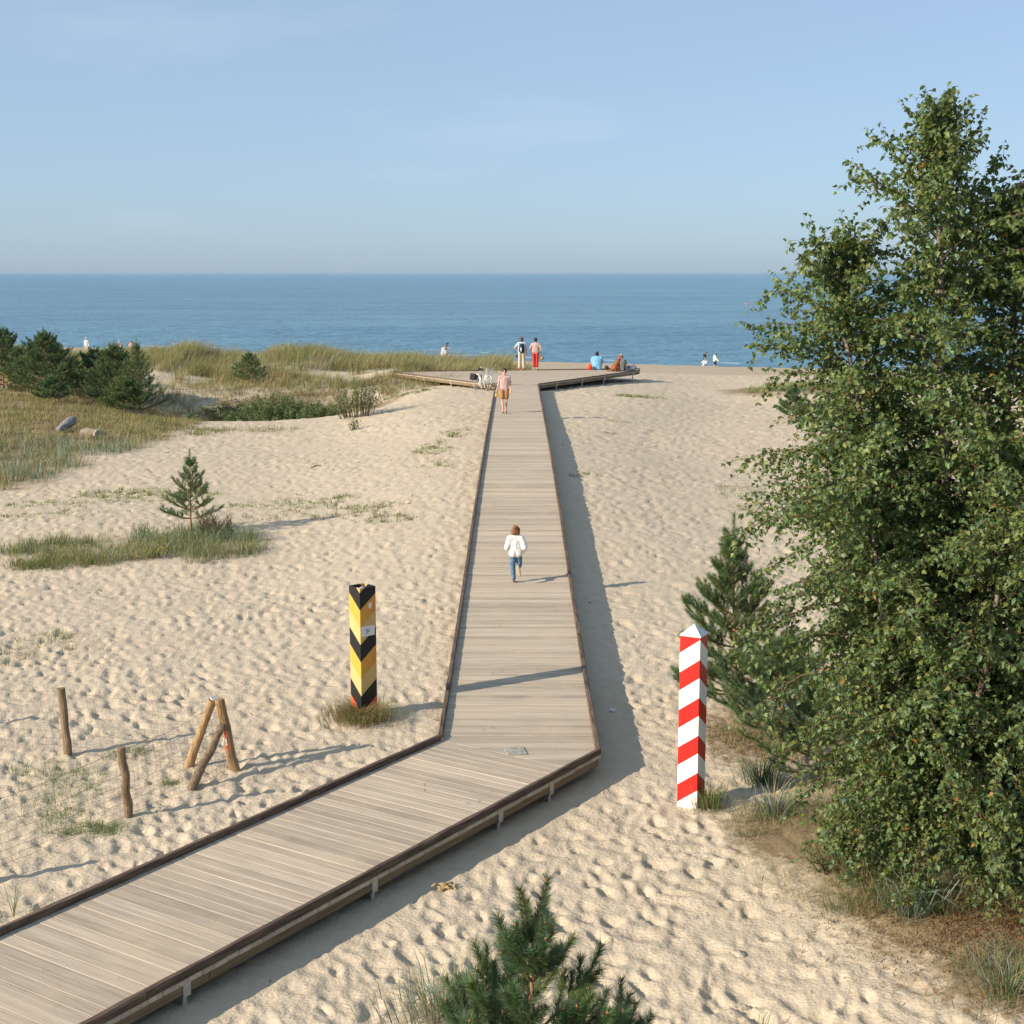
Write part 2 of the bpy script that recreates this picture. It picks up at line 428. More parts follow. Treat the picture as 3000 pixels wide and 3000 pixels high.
# ------------------------------------------------------------------ ground shape
_dy = np.array([-20, 0, 16.5, 20, 23, 26.7, 32, 38, 46, 55, 66, 110])
_dz = np.array([0, 0, 0, 0.015, 0.075, 0.17, 0.37, 0.53, 0.63, 0.68, 0.71, 0.71])
def deckz(y): return np.interp(y, _dy, _dz)
def deckcx(y): return np.interp(y, [0, 18, 68, 110], [0.075, 0.075, 0.235, 0.235])
DIR = np.array([-0.551, -0.8345])        # the near flight runs this way from the bend
DIR = DIR / np.linalg.norm(DIR)
NRM = np.array([-DIR[1], DIR[0]])        # to the right-hand (seaward) side of the near flight
IN = np.array([-0.95, 17.92])            # inner corner of the bend
OUT = np.array([1.09, 17.33])            # outer corner
def lateral(x, y):
    far = x - deckcx(y)
    mid = (IN + OUT) / 2
    near = (x - mid[0]) * NRM[0] + (y - mid[1]) * NRM[1]
    w = sstep(16.0, 19.2, y + 0.3 * (x - 0.07))
    return near * (1 - w) + far * w
def shore_y(x): return 150 - 0.5 * x + 0.0012 * x * x
def ground(x, y, detail=False):
    x = np.asarray(x, float); y = np.asarray(y, float)
    lat = lateral(x, y)
    dz = deckz(y)
    drop_r = np.interp(y, [0, 18, 27, 45, 66, 80], [0.25, 0.26, 0.30, 0.34, 0.30, 0.5])
    drop_l = np.interp(y, [0, 18, 27, 45, 60, 66, 80], [0.13, 0.16, 0.24, 0.30, 0.24, 0.24, 0.30])
    k = sstep(-1.3, 0.6, lat)
    nearz = dz - (drop_l * (1 - k) + drop_r * k)
    # plain away from the walk
    plain = -0.24 + 0.35 * fbm(x / 9, y / 9, 3, 3) + np.where(x > 0, 0.12 * sstep(40, 70, y), 0.05 * sstep(40, 60, y))
    wl = np.interp(y, [0, 30, 50, 60, 66, 80], [3.0, 3.5, 4.0, 5.5, 7.2, 8.0])
    a = np.maximum(np.abs(lat) - 1.0, 0)
    w = np.exp(-(a / wl) ** np.interp(y, [0, 50, 62], [2, 2, 4]))
    z = plain * (1 - w) + nearz * w
    # left meadow a touch higher, hollow behind it
    z = z + 0.30 * sstep(-13, -22, x) * sstep(40, 52, y)
    z = z - 1.15 * np.exp(-((x + 11.5) / 6.0) ** 4) * np.exp(-((y - 68.5) / 5.0) ** 4)
    z = z - 0.2 * np.exp(-((x + 12) / 6.5) ** 2) * np.exp(-((y - 63) / 3.0) ** 2) * 0.5
    # foredune on the left
    crest = np.interp(x, [-46, -38, -33, -29, -26.7, -24, -21.2, -19.6, -17, -14.2, -11.7, -8.6, -6.4, -4.0, -1, 2], [0.9, 0.6, 1.0, 0.8, 0.6, 0.8, 0.65, 1.05, 0.35, 0.85, 0.80, 0.35, 0.55, 0.05, 0.15, 0.2]) + 0.5 * fbm(x / 3.5, y / 9, 11, 3)
    cy = 88 + 3 * np.sin(x * 0.23)
    dune = np.exp(-((y - cy) / 9.5) ** 2) * sstep(1.5, -5.0, x)
    z = z * (1 - dune) + (crest + 0.45 * fbm(x / 3.2, y / 3.2, 21, 3)) * dune
    # low dune by the right margin
    z = z + 0.35 * np.exp(-((x - 15) / 4.0) ** 2 - ((y - 72) / 5.0) ** 2)
    z = z + 0.22 * np.exp(-((x - 4.5) / 1.8) ** 2 - ((y - 13.4) / 2.6) ** 2)
    # beach
    sy = shore_y(x)
    t = np.clip((y - 83) / np.maximum(sy - 83, 1), 0, 1.6)
    beach = np.interp(t, [0, 0.12, 0.3, 0.6, 0.92, 1.0, 1.6], [0, -0.55, -1.35, -2.15, -2.75, -3.3, -6.0])
    bl = sstep(82, 95, y)
    bl = np.where(x < 0, sstep(90, 104, y), bl)
    bz = beach + 0.02
    z = z * (1 - bl) + np.minimum(bz + 0.1, 0.6) * bl
    if detail:
        veg = litter(x, y)
        shade = sstep(1.75, 1.2, np.abs(lat)) * sstep(-0.6, 0.4, lat) * sstep(80, 70, y)
        amp = (1 - 0.75 * np.clip(veg, 0, 1)) * (1 - 0.8 * shade) * np.interp(y, [0, 70, 95, 120], [1, 1, 0.8, 0.35])
        amp = amp * (0.5 + 1.1 * np.clip(fbm(x / 2.6, y / 2.6, 31, 3) + 0.38, 0, 1))
        far = sstep(30, 60, y)
        x0_, y0_ = x, y
        x = x + 0.22 * fbm(x0_ * 2.6, y0_ * 2.6, 91, 3); y = y + 0.22 * fbm(x0_ * 2.6 + 9, y0_ * 2.6, 92, 3)
        # ridges drawn out along the way people walk and the wind blows
        ra = x * math.cos(-1.05) + y * math.sin(-1.05); rb = -x * math.sin(-1.05) + y * math.cos(-1.05)
        ridge = fbm(ra * 1.15, rb * 3.0, 44, 3)
        fa = 1 + 0.25 * far
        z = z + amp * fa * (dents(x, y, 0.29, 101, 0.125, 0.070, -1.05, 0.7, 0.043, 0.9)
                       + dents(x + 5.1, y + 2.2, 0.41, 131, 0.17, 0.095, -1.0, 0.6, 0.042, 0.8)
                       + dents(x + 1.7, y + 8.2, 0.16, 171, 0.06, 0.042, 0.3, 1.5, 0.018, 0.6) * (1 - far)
                       + 0.04 * ridge + 0.03 * fbm(x * 2.6, y * 2.6, 41, 4))
        z = z + 0.016 * fbm(x * 9, y * 9, 51, 2)
    return z

# patches where plants grow: (cx, cy, rx, ry, strength)
PATCH = [(-22, 57, 9.5, 17, 1.0), (-26, 45, 13, 9, 0.95), (-8.7, 32.0, 3.0, 1.9, 0.45), (3.5, 15.0, 1.3, 1.7, 0.75), (4.6, 13.4, 1.9, 2.2, 1.1),
         (3.3, 18.8, 1.2, 1.6, 0.7), (-11, 69, 6, 6, 1.0), (-22, 88, 30, 9, 0.42), (14.5, 73, 4.5, 4, 0.9), (0.2, 9.2, 2.2, 1.6, 0.6), (4.6, 11.6, 1.5, 0.8, 0.8), (-4.5, 88, 5, 6, 0.7), (-5.2, 16.8, 1.8, 1.6, 0.2)]
def litter(x, y):
    s = np.zeros_like(np.asarray(x, float))
    for cx, cy, rx, ry, k in PATCH:
        d = ((x - cx) / rx) ** 2 + ((y - cy) / ry) ** 2
        s = np.maximum(s, k * np.clip(1.25 - d, 0, 1))
    n = fbm(np.asarray(x) / 1.7, np.asarray(y) / 1.7, 61, 4)
    return np.clip(s * (1 + 1.6 * n), 0, 1.2)

# ------------------------------------------------------------------ sand ground (one sheet, finer towards the viewpoint)
def build_ground():
    ys = [-6.0]
    while ys[-1] < 215:
        y = ys[-1]
        if y < 8.6: st = 0.5
        elif y < 84: st = max(0.032, 0.0040 * y)
        elif y < 110: st = 0.6
        else: st = 2.0
        ys.append(y + st)
    ys = np.array(ys)
    inner = np.linspace(-0.43, 0.43, 480)
    o = np.cumsum(np.geomspace(0.004, 0.35, 26))
    s = np.concatenate([-0.43 - o[::-1], inner, 0.43 + o])
    scale = np.maximum(ys, 9.0)
    X = s[None, :] * scale[:, None]
    Y = np.repeat(ys[:, None], len(s), axis=1)
    x = X.ravel(); y = Y.ravel()
    z = ground(x, y, True)
    nr, nc = X.shape
    idx = np.arange(nr * nc).reshape(nr, nc)
    q = np.stack([idx[:-1, :-1], idx[:-1, 1:], idx[1:, 1:], idx[1:, :-1]], axis=-1).reshape(-1, 4)
    lit = litter(x, y)
    sy = shore_y(x)
    damp = sstep(0, 1, (y - 93 - 3 * fbm(x / 9, y / 5, 77, 3)) / 6.0) * 0.55 + 0.45 * sstep(-3.0, -1.0, y - sy)
    c = np.stack([np.clip(lit, 0, 1), np.clip(damp, 0, 1), np.zeros_like(lit)], axis=1)
    me = new_mesh('sand', np.stack([x, y, z], axis=1), q, None, c, True, M['sand'])
    g = link('sand', me)
    tag(g, 'pale trampled beach sand', kind='structure')
build_ground()

# ------------------------------------------------------------------ sea
def sea_mat():
    m = bpy.data.materials.new('sea water'); m.use_nodes = True
    N, L = nodes_of(m); b = N['Principled BSDF']
    b.inputs['Base Color'].default_value = (0.030, 0.085, 0.135, 1)
    b.inputs['Roughness'].default_value = 0.2
    b.inputs['IOR'].default_value = 1.33
    geo = N.new('ShaderNodeNewGeometry')
    def layer(sx, sy, det):
        mp = N.new('ShaderNodeMapping'); mp.inputs['Scale'].default_value = (sx, sy, 1); mp.inputs['Rotation'].default_value = (0, 0, 0.12)
        L.new(geo.outputs['Position'], mp.inputs['Vector'])
        n = N.new('ShaderNodeTexNoise'); n.inputs['Scale'].default_value = 1.0; n.inputs['Detail'].default_value = det; n.inputs['Roughness'].default_value = 0.6
        L.new(mp.outputs[0], n.inputs['Vector']); return n
    a = layer(0.085, 0.13, 4); c = layer(0.7, 1.5, 4); d = layer(0.012, 0.035, 4)
    s1 = N.new('ShaderNodeMath'); s1.operation = 'MULTIPLY_ADD'; s1.inputs[1].default_value = 0.22
    L.new(c.outputs['Fac'], s1.inputs[0]); L.new(a.outputs['Fac'], s1.inputs[2])
    bp = N.new('ShaderNodeBump'); bp.inputs['Strength'].default_value = 1.0; bp.inputs['Distance'].default_value = 5.0
    L.new(s1.outputs[0], bp.inputs['Height']); L.new(bp.outputs[0], b.inputs['Normal'])
    mx = N.new('ShaderNodeMixRGB'); mx.inputs['Color1'].default_value = (0.052, 0.172, 0.265, 1); mx.inputs['Color2'].default_value = (0.098, 0.24, 0.335, 1)
    mr = N.new('ShaderNodeMapRange'); mr.inputs['From Min'].default_value = 0.35; mr.inputs['From Max'].default_value = 0.65
    L.new(d.outputs['Fac'], mr.inputs['Value']); L.new(mr.outputs[0], mx.inputs['Fac']); L.new(mx.outputs[0], b.inputs['Base Color'])
    return m
M['sea'] = sea_mat()
SEA_Z = -3.3
def build_sea():
    ys = np.concatenate([np.linspace(100, 260, 60), np.geomspace(266, 60000, 50)])
    u = np.linspace(-1, 1, 41)
    X = u[None, :] * (ys[:, None] * 1.5 + 60); Y = np.repeat(ys[:, None], 41, axis=1)
    Z = np.full_like(X, SEA_Z)
    # low swell running in to the shore
    Z += np.where(Y < 262, 0.10 * np.sin((Y - shore_y(X)) * 0.55 + 2.0 * fbm(X / 25, Y / 40, 5, 2)), 0)
    idx = np.arange(X.size).reshape(X.shape)
    q = np.stack([idx[:-1, :-1], idx[:-1, 1:], idx[1:, 1:], idx[1:, :-1]], axis=-1).reshape(-1, 4)
    o = link('sea', new_mesh('sea', np.stack([X.ravel(), Y.ravel(), Z.ravel()], axis=1), q, None, None, True, M['sea']))
    tag(o, 'blue rippled open sea reaching the horizon', kind='structure')
build_sea()
colm('foam', (0.50, 0.55, 0.57), 0.8)
def build_foam():
    mb = MB()
    r = np.random.default_rng(3)
    for off, n, w0 in ((1.5, 70, 0.10), (9.5, 30, 0.10), (19, 10, 0.08)):
        for k in range(n):
            x0 = r.uniform(-70, 62); ln = r.uniform(0.8, 3.2)
            xs = np.linspace(x0, x0 + ln, 9)
            yc = shore_y(xs) + off + r.uniform(-1.5, 1.5) + 1.3 * np.sin(xs * 0.9 + k)
            w = w0 * np.sin(np.linspace(0.05, math.pi - 0.05, 9)) * r.uniform(0.15, 1.3, 9)
            z = SEA_Z + 0.16
            v = np.concatenate([np.stack([xs, yc - w, np.full(9, z)], 1), np.stack([xs, yc, np.full(9, z + 0.02)], 1), np.stack([xs, yc + w, np.full(9, z)], 1)])
            q = [(a * 9 + i, a * 9 + i + 1, (a + 1) * 9 + i + 1, (a + 1) * 9 + i) for a in range(2) for i in range(8)]
            mb.add(v, q)
    tag(mb.build('sea_foam', M['foam'], smooth=True), 'white lines of small breaking waves along the shore', 'foam', kind='stuff')
build_foam()

# ------------------------------------------------------------------ boardwalk
W = 2.04
PITCH = 0.15
BW_LOC = Vector((0.07, 17.6, 0.0))
bw = empty('boardwalk', BW_LOC)
tag(bw, 'weathered grey plank boardwalk with dark kerbs, bending towards the sea', 'boardwalk')
BW_INV = Matrix.Translation(-BW_LOC)
def to_bw(o):
    o.parent = bw; o.matrix_parent_inverse = BW_INV; return o

def clip_poly(poly, n, d):
    out = []
    m = len(poly)
    for i in range(m):
        a = poly[i]; b = poly[(i + 1) % m]
        da = a[0] * n[0] + a[1] * n[1] - d; db = b[0] * n[0] + b[1] * n[1] - d
        if da >= 0: out.append(a)
        if (da >= 0) != (db >= 0):
            t = da / (da - db); out.append((a[0] + t * (b[0] - a[0]), a[1] + t * (b[1] - a[1])))
    return out
def prism(poly, z0, z1):
    m = len(poly)
    ar = sum(poly[i][0] * poly[(i + 1) % m][1] - poly[(i + 1) % m][0] * poly[i][1] for i in range(m))
    if ar < 0: poly = poly[::-1]
    v = [(x, y, z0) for x, y in poly] + [(x, y, z1) for x, y in poly]
    q = [(i, (i + 1) % m, m + (i + 1) % m, m + i) for i in range(m)]
    t = [(m, m + i, m + i + 1) for i in range(1, m - 1)] + [(0, i + 1, i) for i in range(1, m - 1)]
    return v, q, t

def plank_profile(ln, wd=0.1455, th=0.04, c=0.003):
    h = wd / 2
    pr = [(-h, -th), (h, -th), (h, -c), (h - c, 0), (-h + c, 0), (-h, -c)]
    v = [(-ln / 2, y, z) for y, z in pr] + [(ln / 2, y, z) for y, z in pr]
    q = [(i, 6 + i, 6 + (i + 1) % 6, (i + 1) % 6) for i in range(6)]
    q = [f[::-1] for f in q]
    t = [(0, i, i + 1) for i in range(1, 5)] + [(6, 6 + i + 1, 6 + i) for i in range(1, 5)]
    t = [f[::-1] for f in t]
    return np.array(v, float), q, t
pv, pq, pt = plank_profile(W)
plank_me = new_mesh('plank', pv, pq, pt, None, False, M['plank'])
def add_plank(x, y, z, rz, me=plank_me):
    o = link('plank', me)
    o.location = (x, y, z + random.uniform(-0.0018, 0.0018)); o.rotation_euler = (random.uniform(-0.004, 0.004), 0, rz + random.uniform(-0.0012, 0.0012))
    return to_bw(o)
n_plank = 0
# near flight
rz_near = math.atan2(NRM[1], NRM[0])
for i in range(66):
    c = IN + NRM * (W / 2) + DIR * ((i + 0.5) * PITCH)
    add_plank(c[0] + NRM[0] * random.uniform(-.004, .004), c[1], 0.0, rz_near); n_plank += 1
# bend: boards of the long flight cut along the seam
OE = -NRM            # outer edge half-plane normal (keep inside)
for k in range(-12, 1):
    y0 = IN[1] + k * PITCH; y1 = y0 + 0.143
    poly = [(-2, y0), (3, y0), (3, y1), (-2, y1)]
    poly = clip_poly(poly, -DIR, float(np.dot(-DIR, IN)) + 0.004)
    if len(poly) >= 3: poly = clip_poly(poly, -NRM, float(np.dot(-NRM, OUT)))
    if len(poly) >= 3: poly = clip_poly(poly, (-1, 0), -(deckcx(y0) + W / 2))
    if len(poly) >= 3: poly = clip_poly(poly, (1, 0), deckcx(y0) - W / 2)
    if len(poly) < 3: continue
    cx = sum(p[0] for p in poly) / len(poly); cy = sum(p[1] for p in poly) / len(poly)
    v, q, t = prism([(p[0] - cx, p[1] - cy) for p in poly], -0.04, 0)
    o = link('plank', new_mesh('plank', v, q, t, None, False, M['plank'])); o.location = (cx, cy, random.uniform(-.0015, .0015)); to_bw(o); n_plank += 1
# long flight
y = IN[1] + PITCH
while n_plank < 300:
    add_plank(deckcx(y) + random.uniform(-.006, .006), y + 0.0715, float(deckz(y)), 0.0); n_plank += 1; y += PITCH
mb = MB()
while y < 68.2:
    mb.add(pv + np.array([deckcx(y) + random.uniform(-.006, .006), y + 0.0715, float(deckz(y)) + random.uniform(-.002, .002)]), pq, pt); y += PITCH
PLAT = [(-0.80, 68.0), (-6.35, 77.1), (-6.3, 77.6), (6.95, 79.9), (6.85, 78.5), (1.27, 68.6)]
def inside_clip(y0, y1):
    poly = [(-10, y0), (10, y0), (10, y1), (-10, y1)]
    m = len(PLAT)
    for i in range(m):
        a = np.array(PLAT[i]); b = np.array(PLAT[(i + 1) % m]); e = b - a
        n = np.array([e[1], -e[0]])        # polygon runs clockwise
        poly = clip_poly(poly, n, float(np.dot(n, a)))
        if len(poly) < 3: return None
    return poly
while y < 80:
    p = inside_clip(y, y + 0.143)
    if p is not None and len(p) >= 3:
        v, q, t = prism(p, 0.67, 0.71 + random.uniform(-.002, .002)); mb.add(v, q, t)
    y += PITCH
o = to_bw(mb.build('distant_planks', M['plank'])); o['kind'] = 'stuff'

# sand that has sifted into the joints, lying just below the board tops
M['sift'] = mat('sifted sand', (0.26, 0.19, 0.115), 0.9, var=0.15, scale=6)
mb = MB()
c0 = IN + NRM * (W / 2)
ys = np.concatenate([np.arange(IN[1] + 0.02, 68, 1.0)])
V = []; Q = []
for yy in ys: V += [(deckcx(yy) - 0.99, yy, deckz(yy) - 0.016), (deckcx(yy) + 0.99, yy, deckz(yy) - 0.016)]
for i in range(len(ys) - 1): Q.append((2 * i, 2 * i + 1, 2 * i + 3, 2 * i + 2))
mb.add(V, Q)
a = IN + NRM * 0.03; b_ = IN + NRM * (W - 0.03)
mb.add([(*(a + DIR * 9.9), -0.016), (*(b_ + DIR * 9.9), -0.016), (*b_, -0.016), (*a, -0.016)], [(0, 1, 2, 3)])
S = IN + NRM * (W - 0.03)
mb.add([(IN[0] + .02, IN[1] + .02, -0.0165), (S[0], S[1], -0.0165), (OUT[0] - .03, OUT[1], -0.0165), (OUT[0] - .03, IN[1] + 0.02, -0.0165)], [(0, 1, 2, 3)])
mb.add([(x * 0.985 + 0.0, 73 + (yv - 73) * 0.985, 0.694) for x, yv in PLAT[::-1]], [(0, 1, 2, 3)], [(0, 3, 4), (0, 4, 5)])
to_bw(mb.build('sand_in_joints', M['sift']))

def beam_obj(name, p0, p1, w, h, m, worn=0.0025, side=0.0, seed=0, root=None):
    p0 = np.array(p0, float); p1 = np.array(p1, float)
    d = p1 - p0; ln = float(np.linalg.norm(d)); n = max(3, int(ln / 0.22))
    r = np.random.default_rng(seed + int(ln * 1000) + int(abs(p0[1]) * 77))
    c = 0.010; hw = w / 2
    pr = np.array([(-hw, 0), (hw, 0), (hw, h - c), (hw - c, h), (-hw + c, h), (-hw, h - c)])
    V = []
    for i in range(n + 1):
        x = ln * i / n
        a = pr.copy(); a[2:, :] += r.normal(0, worn, (4, 2)) * np.array([1, 0.8])
        V += [(x, yy, zz) for yy, zz in a]
    Q = [(i * 6 + k, i * 6 + (k + 1) % 6, (i + 1) * 6 + (k + 1) % 6, (i + 1) * 6 + k) for i in range(n) for k in range(6)]
    T = [(0, k + 1, k) for k in range(1, 5)] + [(n * 6, n * 6 + k, n * 6 + k + 1) for k in range(1, 5)]
    Q = [q[::-1] for q in Q]; T = [t[::-1] for t in T]
    o = link(name, new_mesh(name, V, Q, T, None, False, m))
    o.location = p0
    o.rotation_euler = (0, -math.atan2(d[2], math.hypot(d[0], d[1])), math.atan2(d[1], d[0]))
    return o

KW, KH = 0.062, 0.058
def run_beam(name, pts, w, h, m, step, zoff, worn=0.0022):
    # pts: polyline of (x, y, z); cut into lengths
    for a, b in zip(pts[:-1], pts[1:]):
        a = np.array(a, float); b = np.array(b, float); ln = np.linalg.norm(b - a); n = max(1, round(ln / step))
        for i in range(n):
            q0 = a + (b - a) * (i / n); q1 = a + (b - a) * ((i + 1) / n); e = (q1 - q0) / np.linalg.norm(q1 - q0) * 0.004
            q0 = q0 + e; q1 = q1 - e; q0[2] += zoff; q1[2] += zoff
            to_bw(beam_obj(name, q0, q1, w, h, m, worn))
def long_pts(side, y0, y1, inset):
    yy = [y0] + [v for v in _dy if y0 + 2 < v < y1 - 2] + [y1]
    return [(deckcx(v) + side * (W / 2 - inset), v, deckz(v)) for v in yy]
kin = KW / 2
run_beam('kerb', long_pts(-1, IN[1] + 0.03, 68.0, kin), KW, KH, M['kerb'], 4.0, 0.001)
run_beam('kerb', long_pts(1, OUT[1] + 0.05, 68.5, kin), KW, KH, M['kerb'], 4.0, 0.001)
ki = IN + NRM * kin; ko = OUT - NRM * kin
run_beam('kerb', [(*(ki + DIR * 0.0), 0), (*(ki + DIR * 9.9), 0)], KW, KH + 0.012, M['kerb'], 3.3, 0.001)
run_beam('kerb', [(*(ko + DIR * (-0.02)), 0), (*(ko + DIR * 11.1), 0)], KW, KH + 0.012, M['kerb'], 3.7, 0.001)
def inset_pt(p, q, off):
    p = np.array(p); q = np.array(q); e = (q - p) / np.linalg.norm(q - p); n = np.array([e[1], -e[0]])
    return p + n * off, q + n * off
for (i, j) in ((0, 1), (4, 5)):
    p, q = inset_pt(PLAT[i], PLAT[j], kin)
    run_beam('kerb', [(*p, 0.71), (*q, 0.71)], KW, KH, M['kerb'], 3.5, 0.001)
p, q = inset_pt(PLAT[2], PLAT[3], kin)
def lerp(t): return p + (q - p) * t
run_beam('kerb', [(*p, 0.71), (*lerp(0.405), 0.71)], KW, KH, M['kerb'], 3.5, 0.001)
run_beam('kerb', [(*lerp(0.575), 0.71), (*q, 0.71)], KW, KH, M['kerb'], 3.5, 0.001)
p3, q3 = inset_pt(PLAT[3], PLAT[4], kin)
run_beam('kerb', [(*p3, 0.71), (*q3, 0.71)], KW, KH, M['kerb'], 3.5, 0.002)
# bearers under the board ends
BI = 0.05
run_beam('bearer', long_pts(-1, IN[1] + 0.1, 68.0, BI), 0.06, 0.10, M['beam'], 4.0, -0.141, 0.002)
run_beam('bearer', long_pts(1, OUT[1] + 0.1, 68.5, BI), 0.06, 0.10, M['beam'], 4.0, -0.141, 0.002)
bi = IN + NRM * BI; bo = OUT - NRM * BI
run_beam('bearer', [(*(bi + DIR * 0.1), 0), (*(bi + DIR * 9.9), 0)], 0.06, 0.10, M['beam'], 3.3, -0.141, 0.002)
run_beam('bearer', [(*(bo + DIR * 0.02), 0), (*(bo + DIR * 11.1), 0)], 0.06, 0.10, M['beam'], 2.2, -0.141, 0.002)
for (i, j) in ((0, 1), (2, 3), (3, 4), (4, 5)):
    p, q = inset_pt(PLAT[i], PLAT[j], BI + .002 * i)
    run_beam('bearer', [(*p, 0.71), (*q, 0.71)], 0.06, 0.14, M['beam'], 2.6, -0.181, 0.002)
# galvanised shoes and stilts
def shoe(p, out, z, hgt=0.115):
    out = np.array(out, float); al = np.array([-out[1], out[0]])
    rot = np.array([[al[0], out[0], 0], [al[1], out[1], 0], [0, 0, 1]])
    mb = MB()
    c = np.array([p[0] + out[0] * (-BI + 0.034), p[1] + out[1] * (-BI + 0.034)])
    mb.box((c[0], c[1], z - 0.05 - hgt / 2), (0.085, 0.008, hgt), rot)
    mb.box((c[0] - out[0] * 0.04, c[1] - out[1] * 0.04, z - 0.05 - hgt - 0.004), (0.085, 0.085, 0.008), rot)
    o = to_bw(mb.build('beam_shoe', M['galv']))
    mb = MB()
    for a in (-0.022, 0.022):
        for b in (0.035, 0.1):
            q = c + al * a + out * 0.006
            mb.box((q[0], q[1], z - 0.05 - b), (0.014, 0.008, 0.014), rot)
    bo_ = mb.build('bolts', M['wire']); bo_.parent = o; bo_.matrix_parent_inverse = BW_INV
    mb = MB(); q = c - out * 0.03
    mb.box((q[0], q[1], z - 0.05 - hgt - 0.35), (0.05, 0.007, 0.68), rot); mb.box((q[0] - out[0] * 0.025 + al[0] * 0.024, q[1] - out[1] * 0.025 + al[1] * 0.024, z - 0.05 - hgt - 0.35), (0.007, 0.05, 0.68), rot)
    to_bw(mb.build('stilt', M['galv']))
for t in (1.11, 2.18, 4.41, 6.94, 9.3):
    shoe(OUT + DIR * t, NRM, 0.0)
for t in (0.9, 3.2, 5.6, 8.0):
    shoe(IN + DIR * t, -NRM, 0.0)
for yy in np.arange(20, 66, 2.6):
    for sd in (-1, 1): shoe((deckcx(yy) + sd * W / 2, yy), (sd, 0), float(deckz(yy)))
for (i, j), fr_ in (((0, 1), (0.12, 0.40, 0.66, 0.96)), ((5, 4), (0.16, 0.40, 0.62, 0.93))):
    a = np.array(PLAT[i]); b = np.array(PLAT[j]); e = (b - a) / np.linalg.norm(b - a)
    n = np.array([e[1], -e[0]]); n = -n if np.dot(n, np.array([0.3, 74]) - a) > 0 else n
    for f_ in fr_: shoe(a + (b - a) * f_, n, 0.71, 0.15)
# square cover plate let into the boards at the bend
cp = P_ = np.array([0.04, 17.42])
mb = MB(); e1 = np.array([math.cos(R(8)), math.sin(R(8))]); 
rot8 = np.array([[math.cos(R(10)), -math.sin(R(10)), 0], [math.sin(R(10)), math.cos(R(10)), 0], [0, 0, 1]])
mb.box((0.045, 17.45, 0.004), (0.24, 0.30, 0.014), rot8)
hp = to_bw(mb.build('cover_plate', M['plate'])); hp['label'] = 'square grey metal cover plate let into the boards'

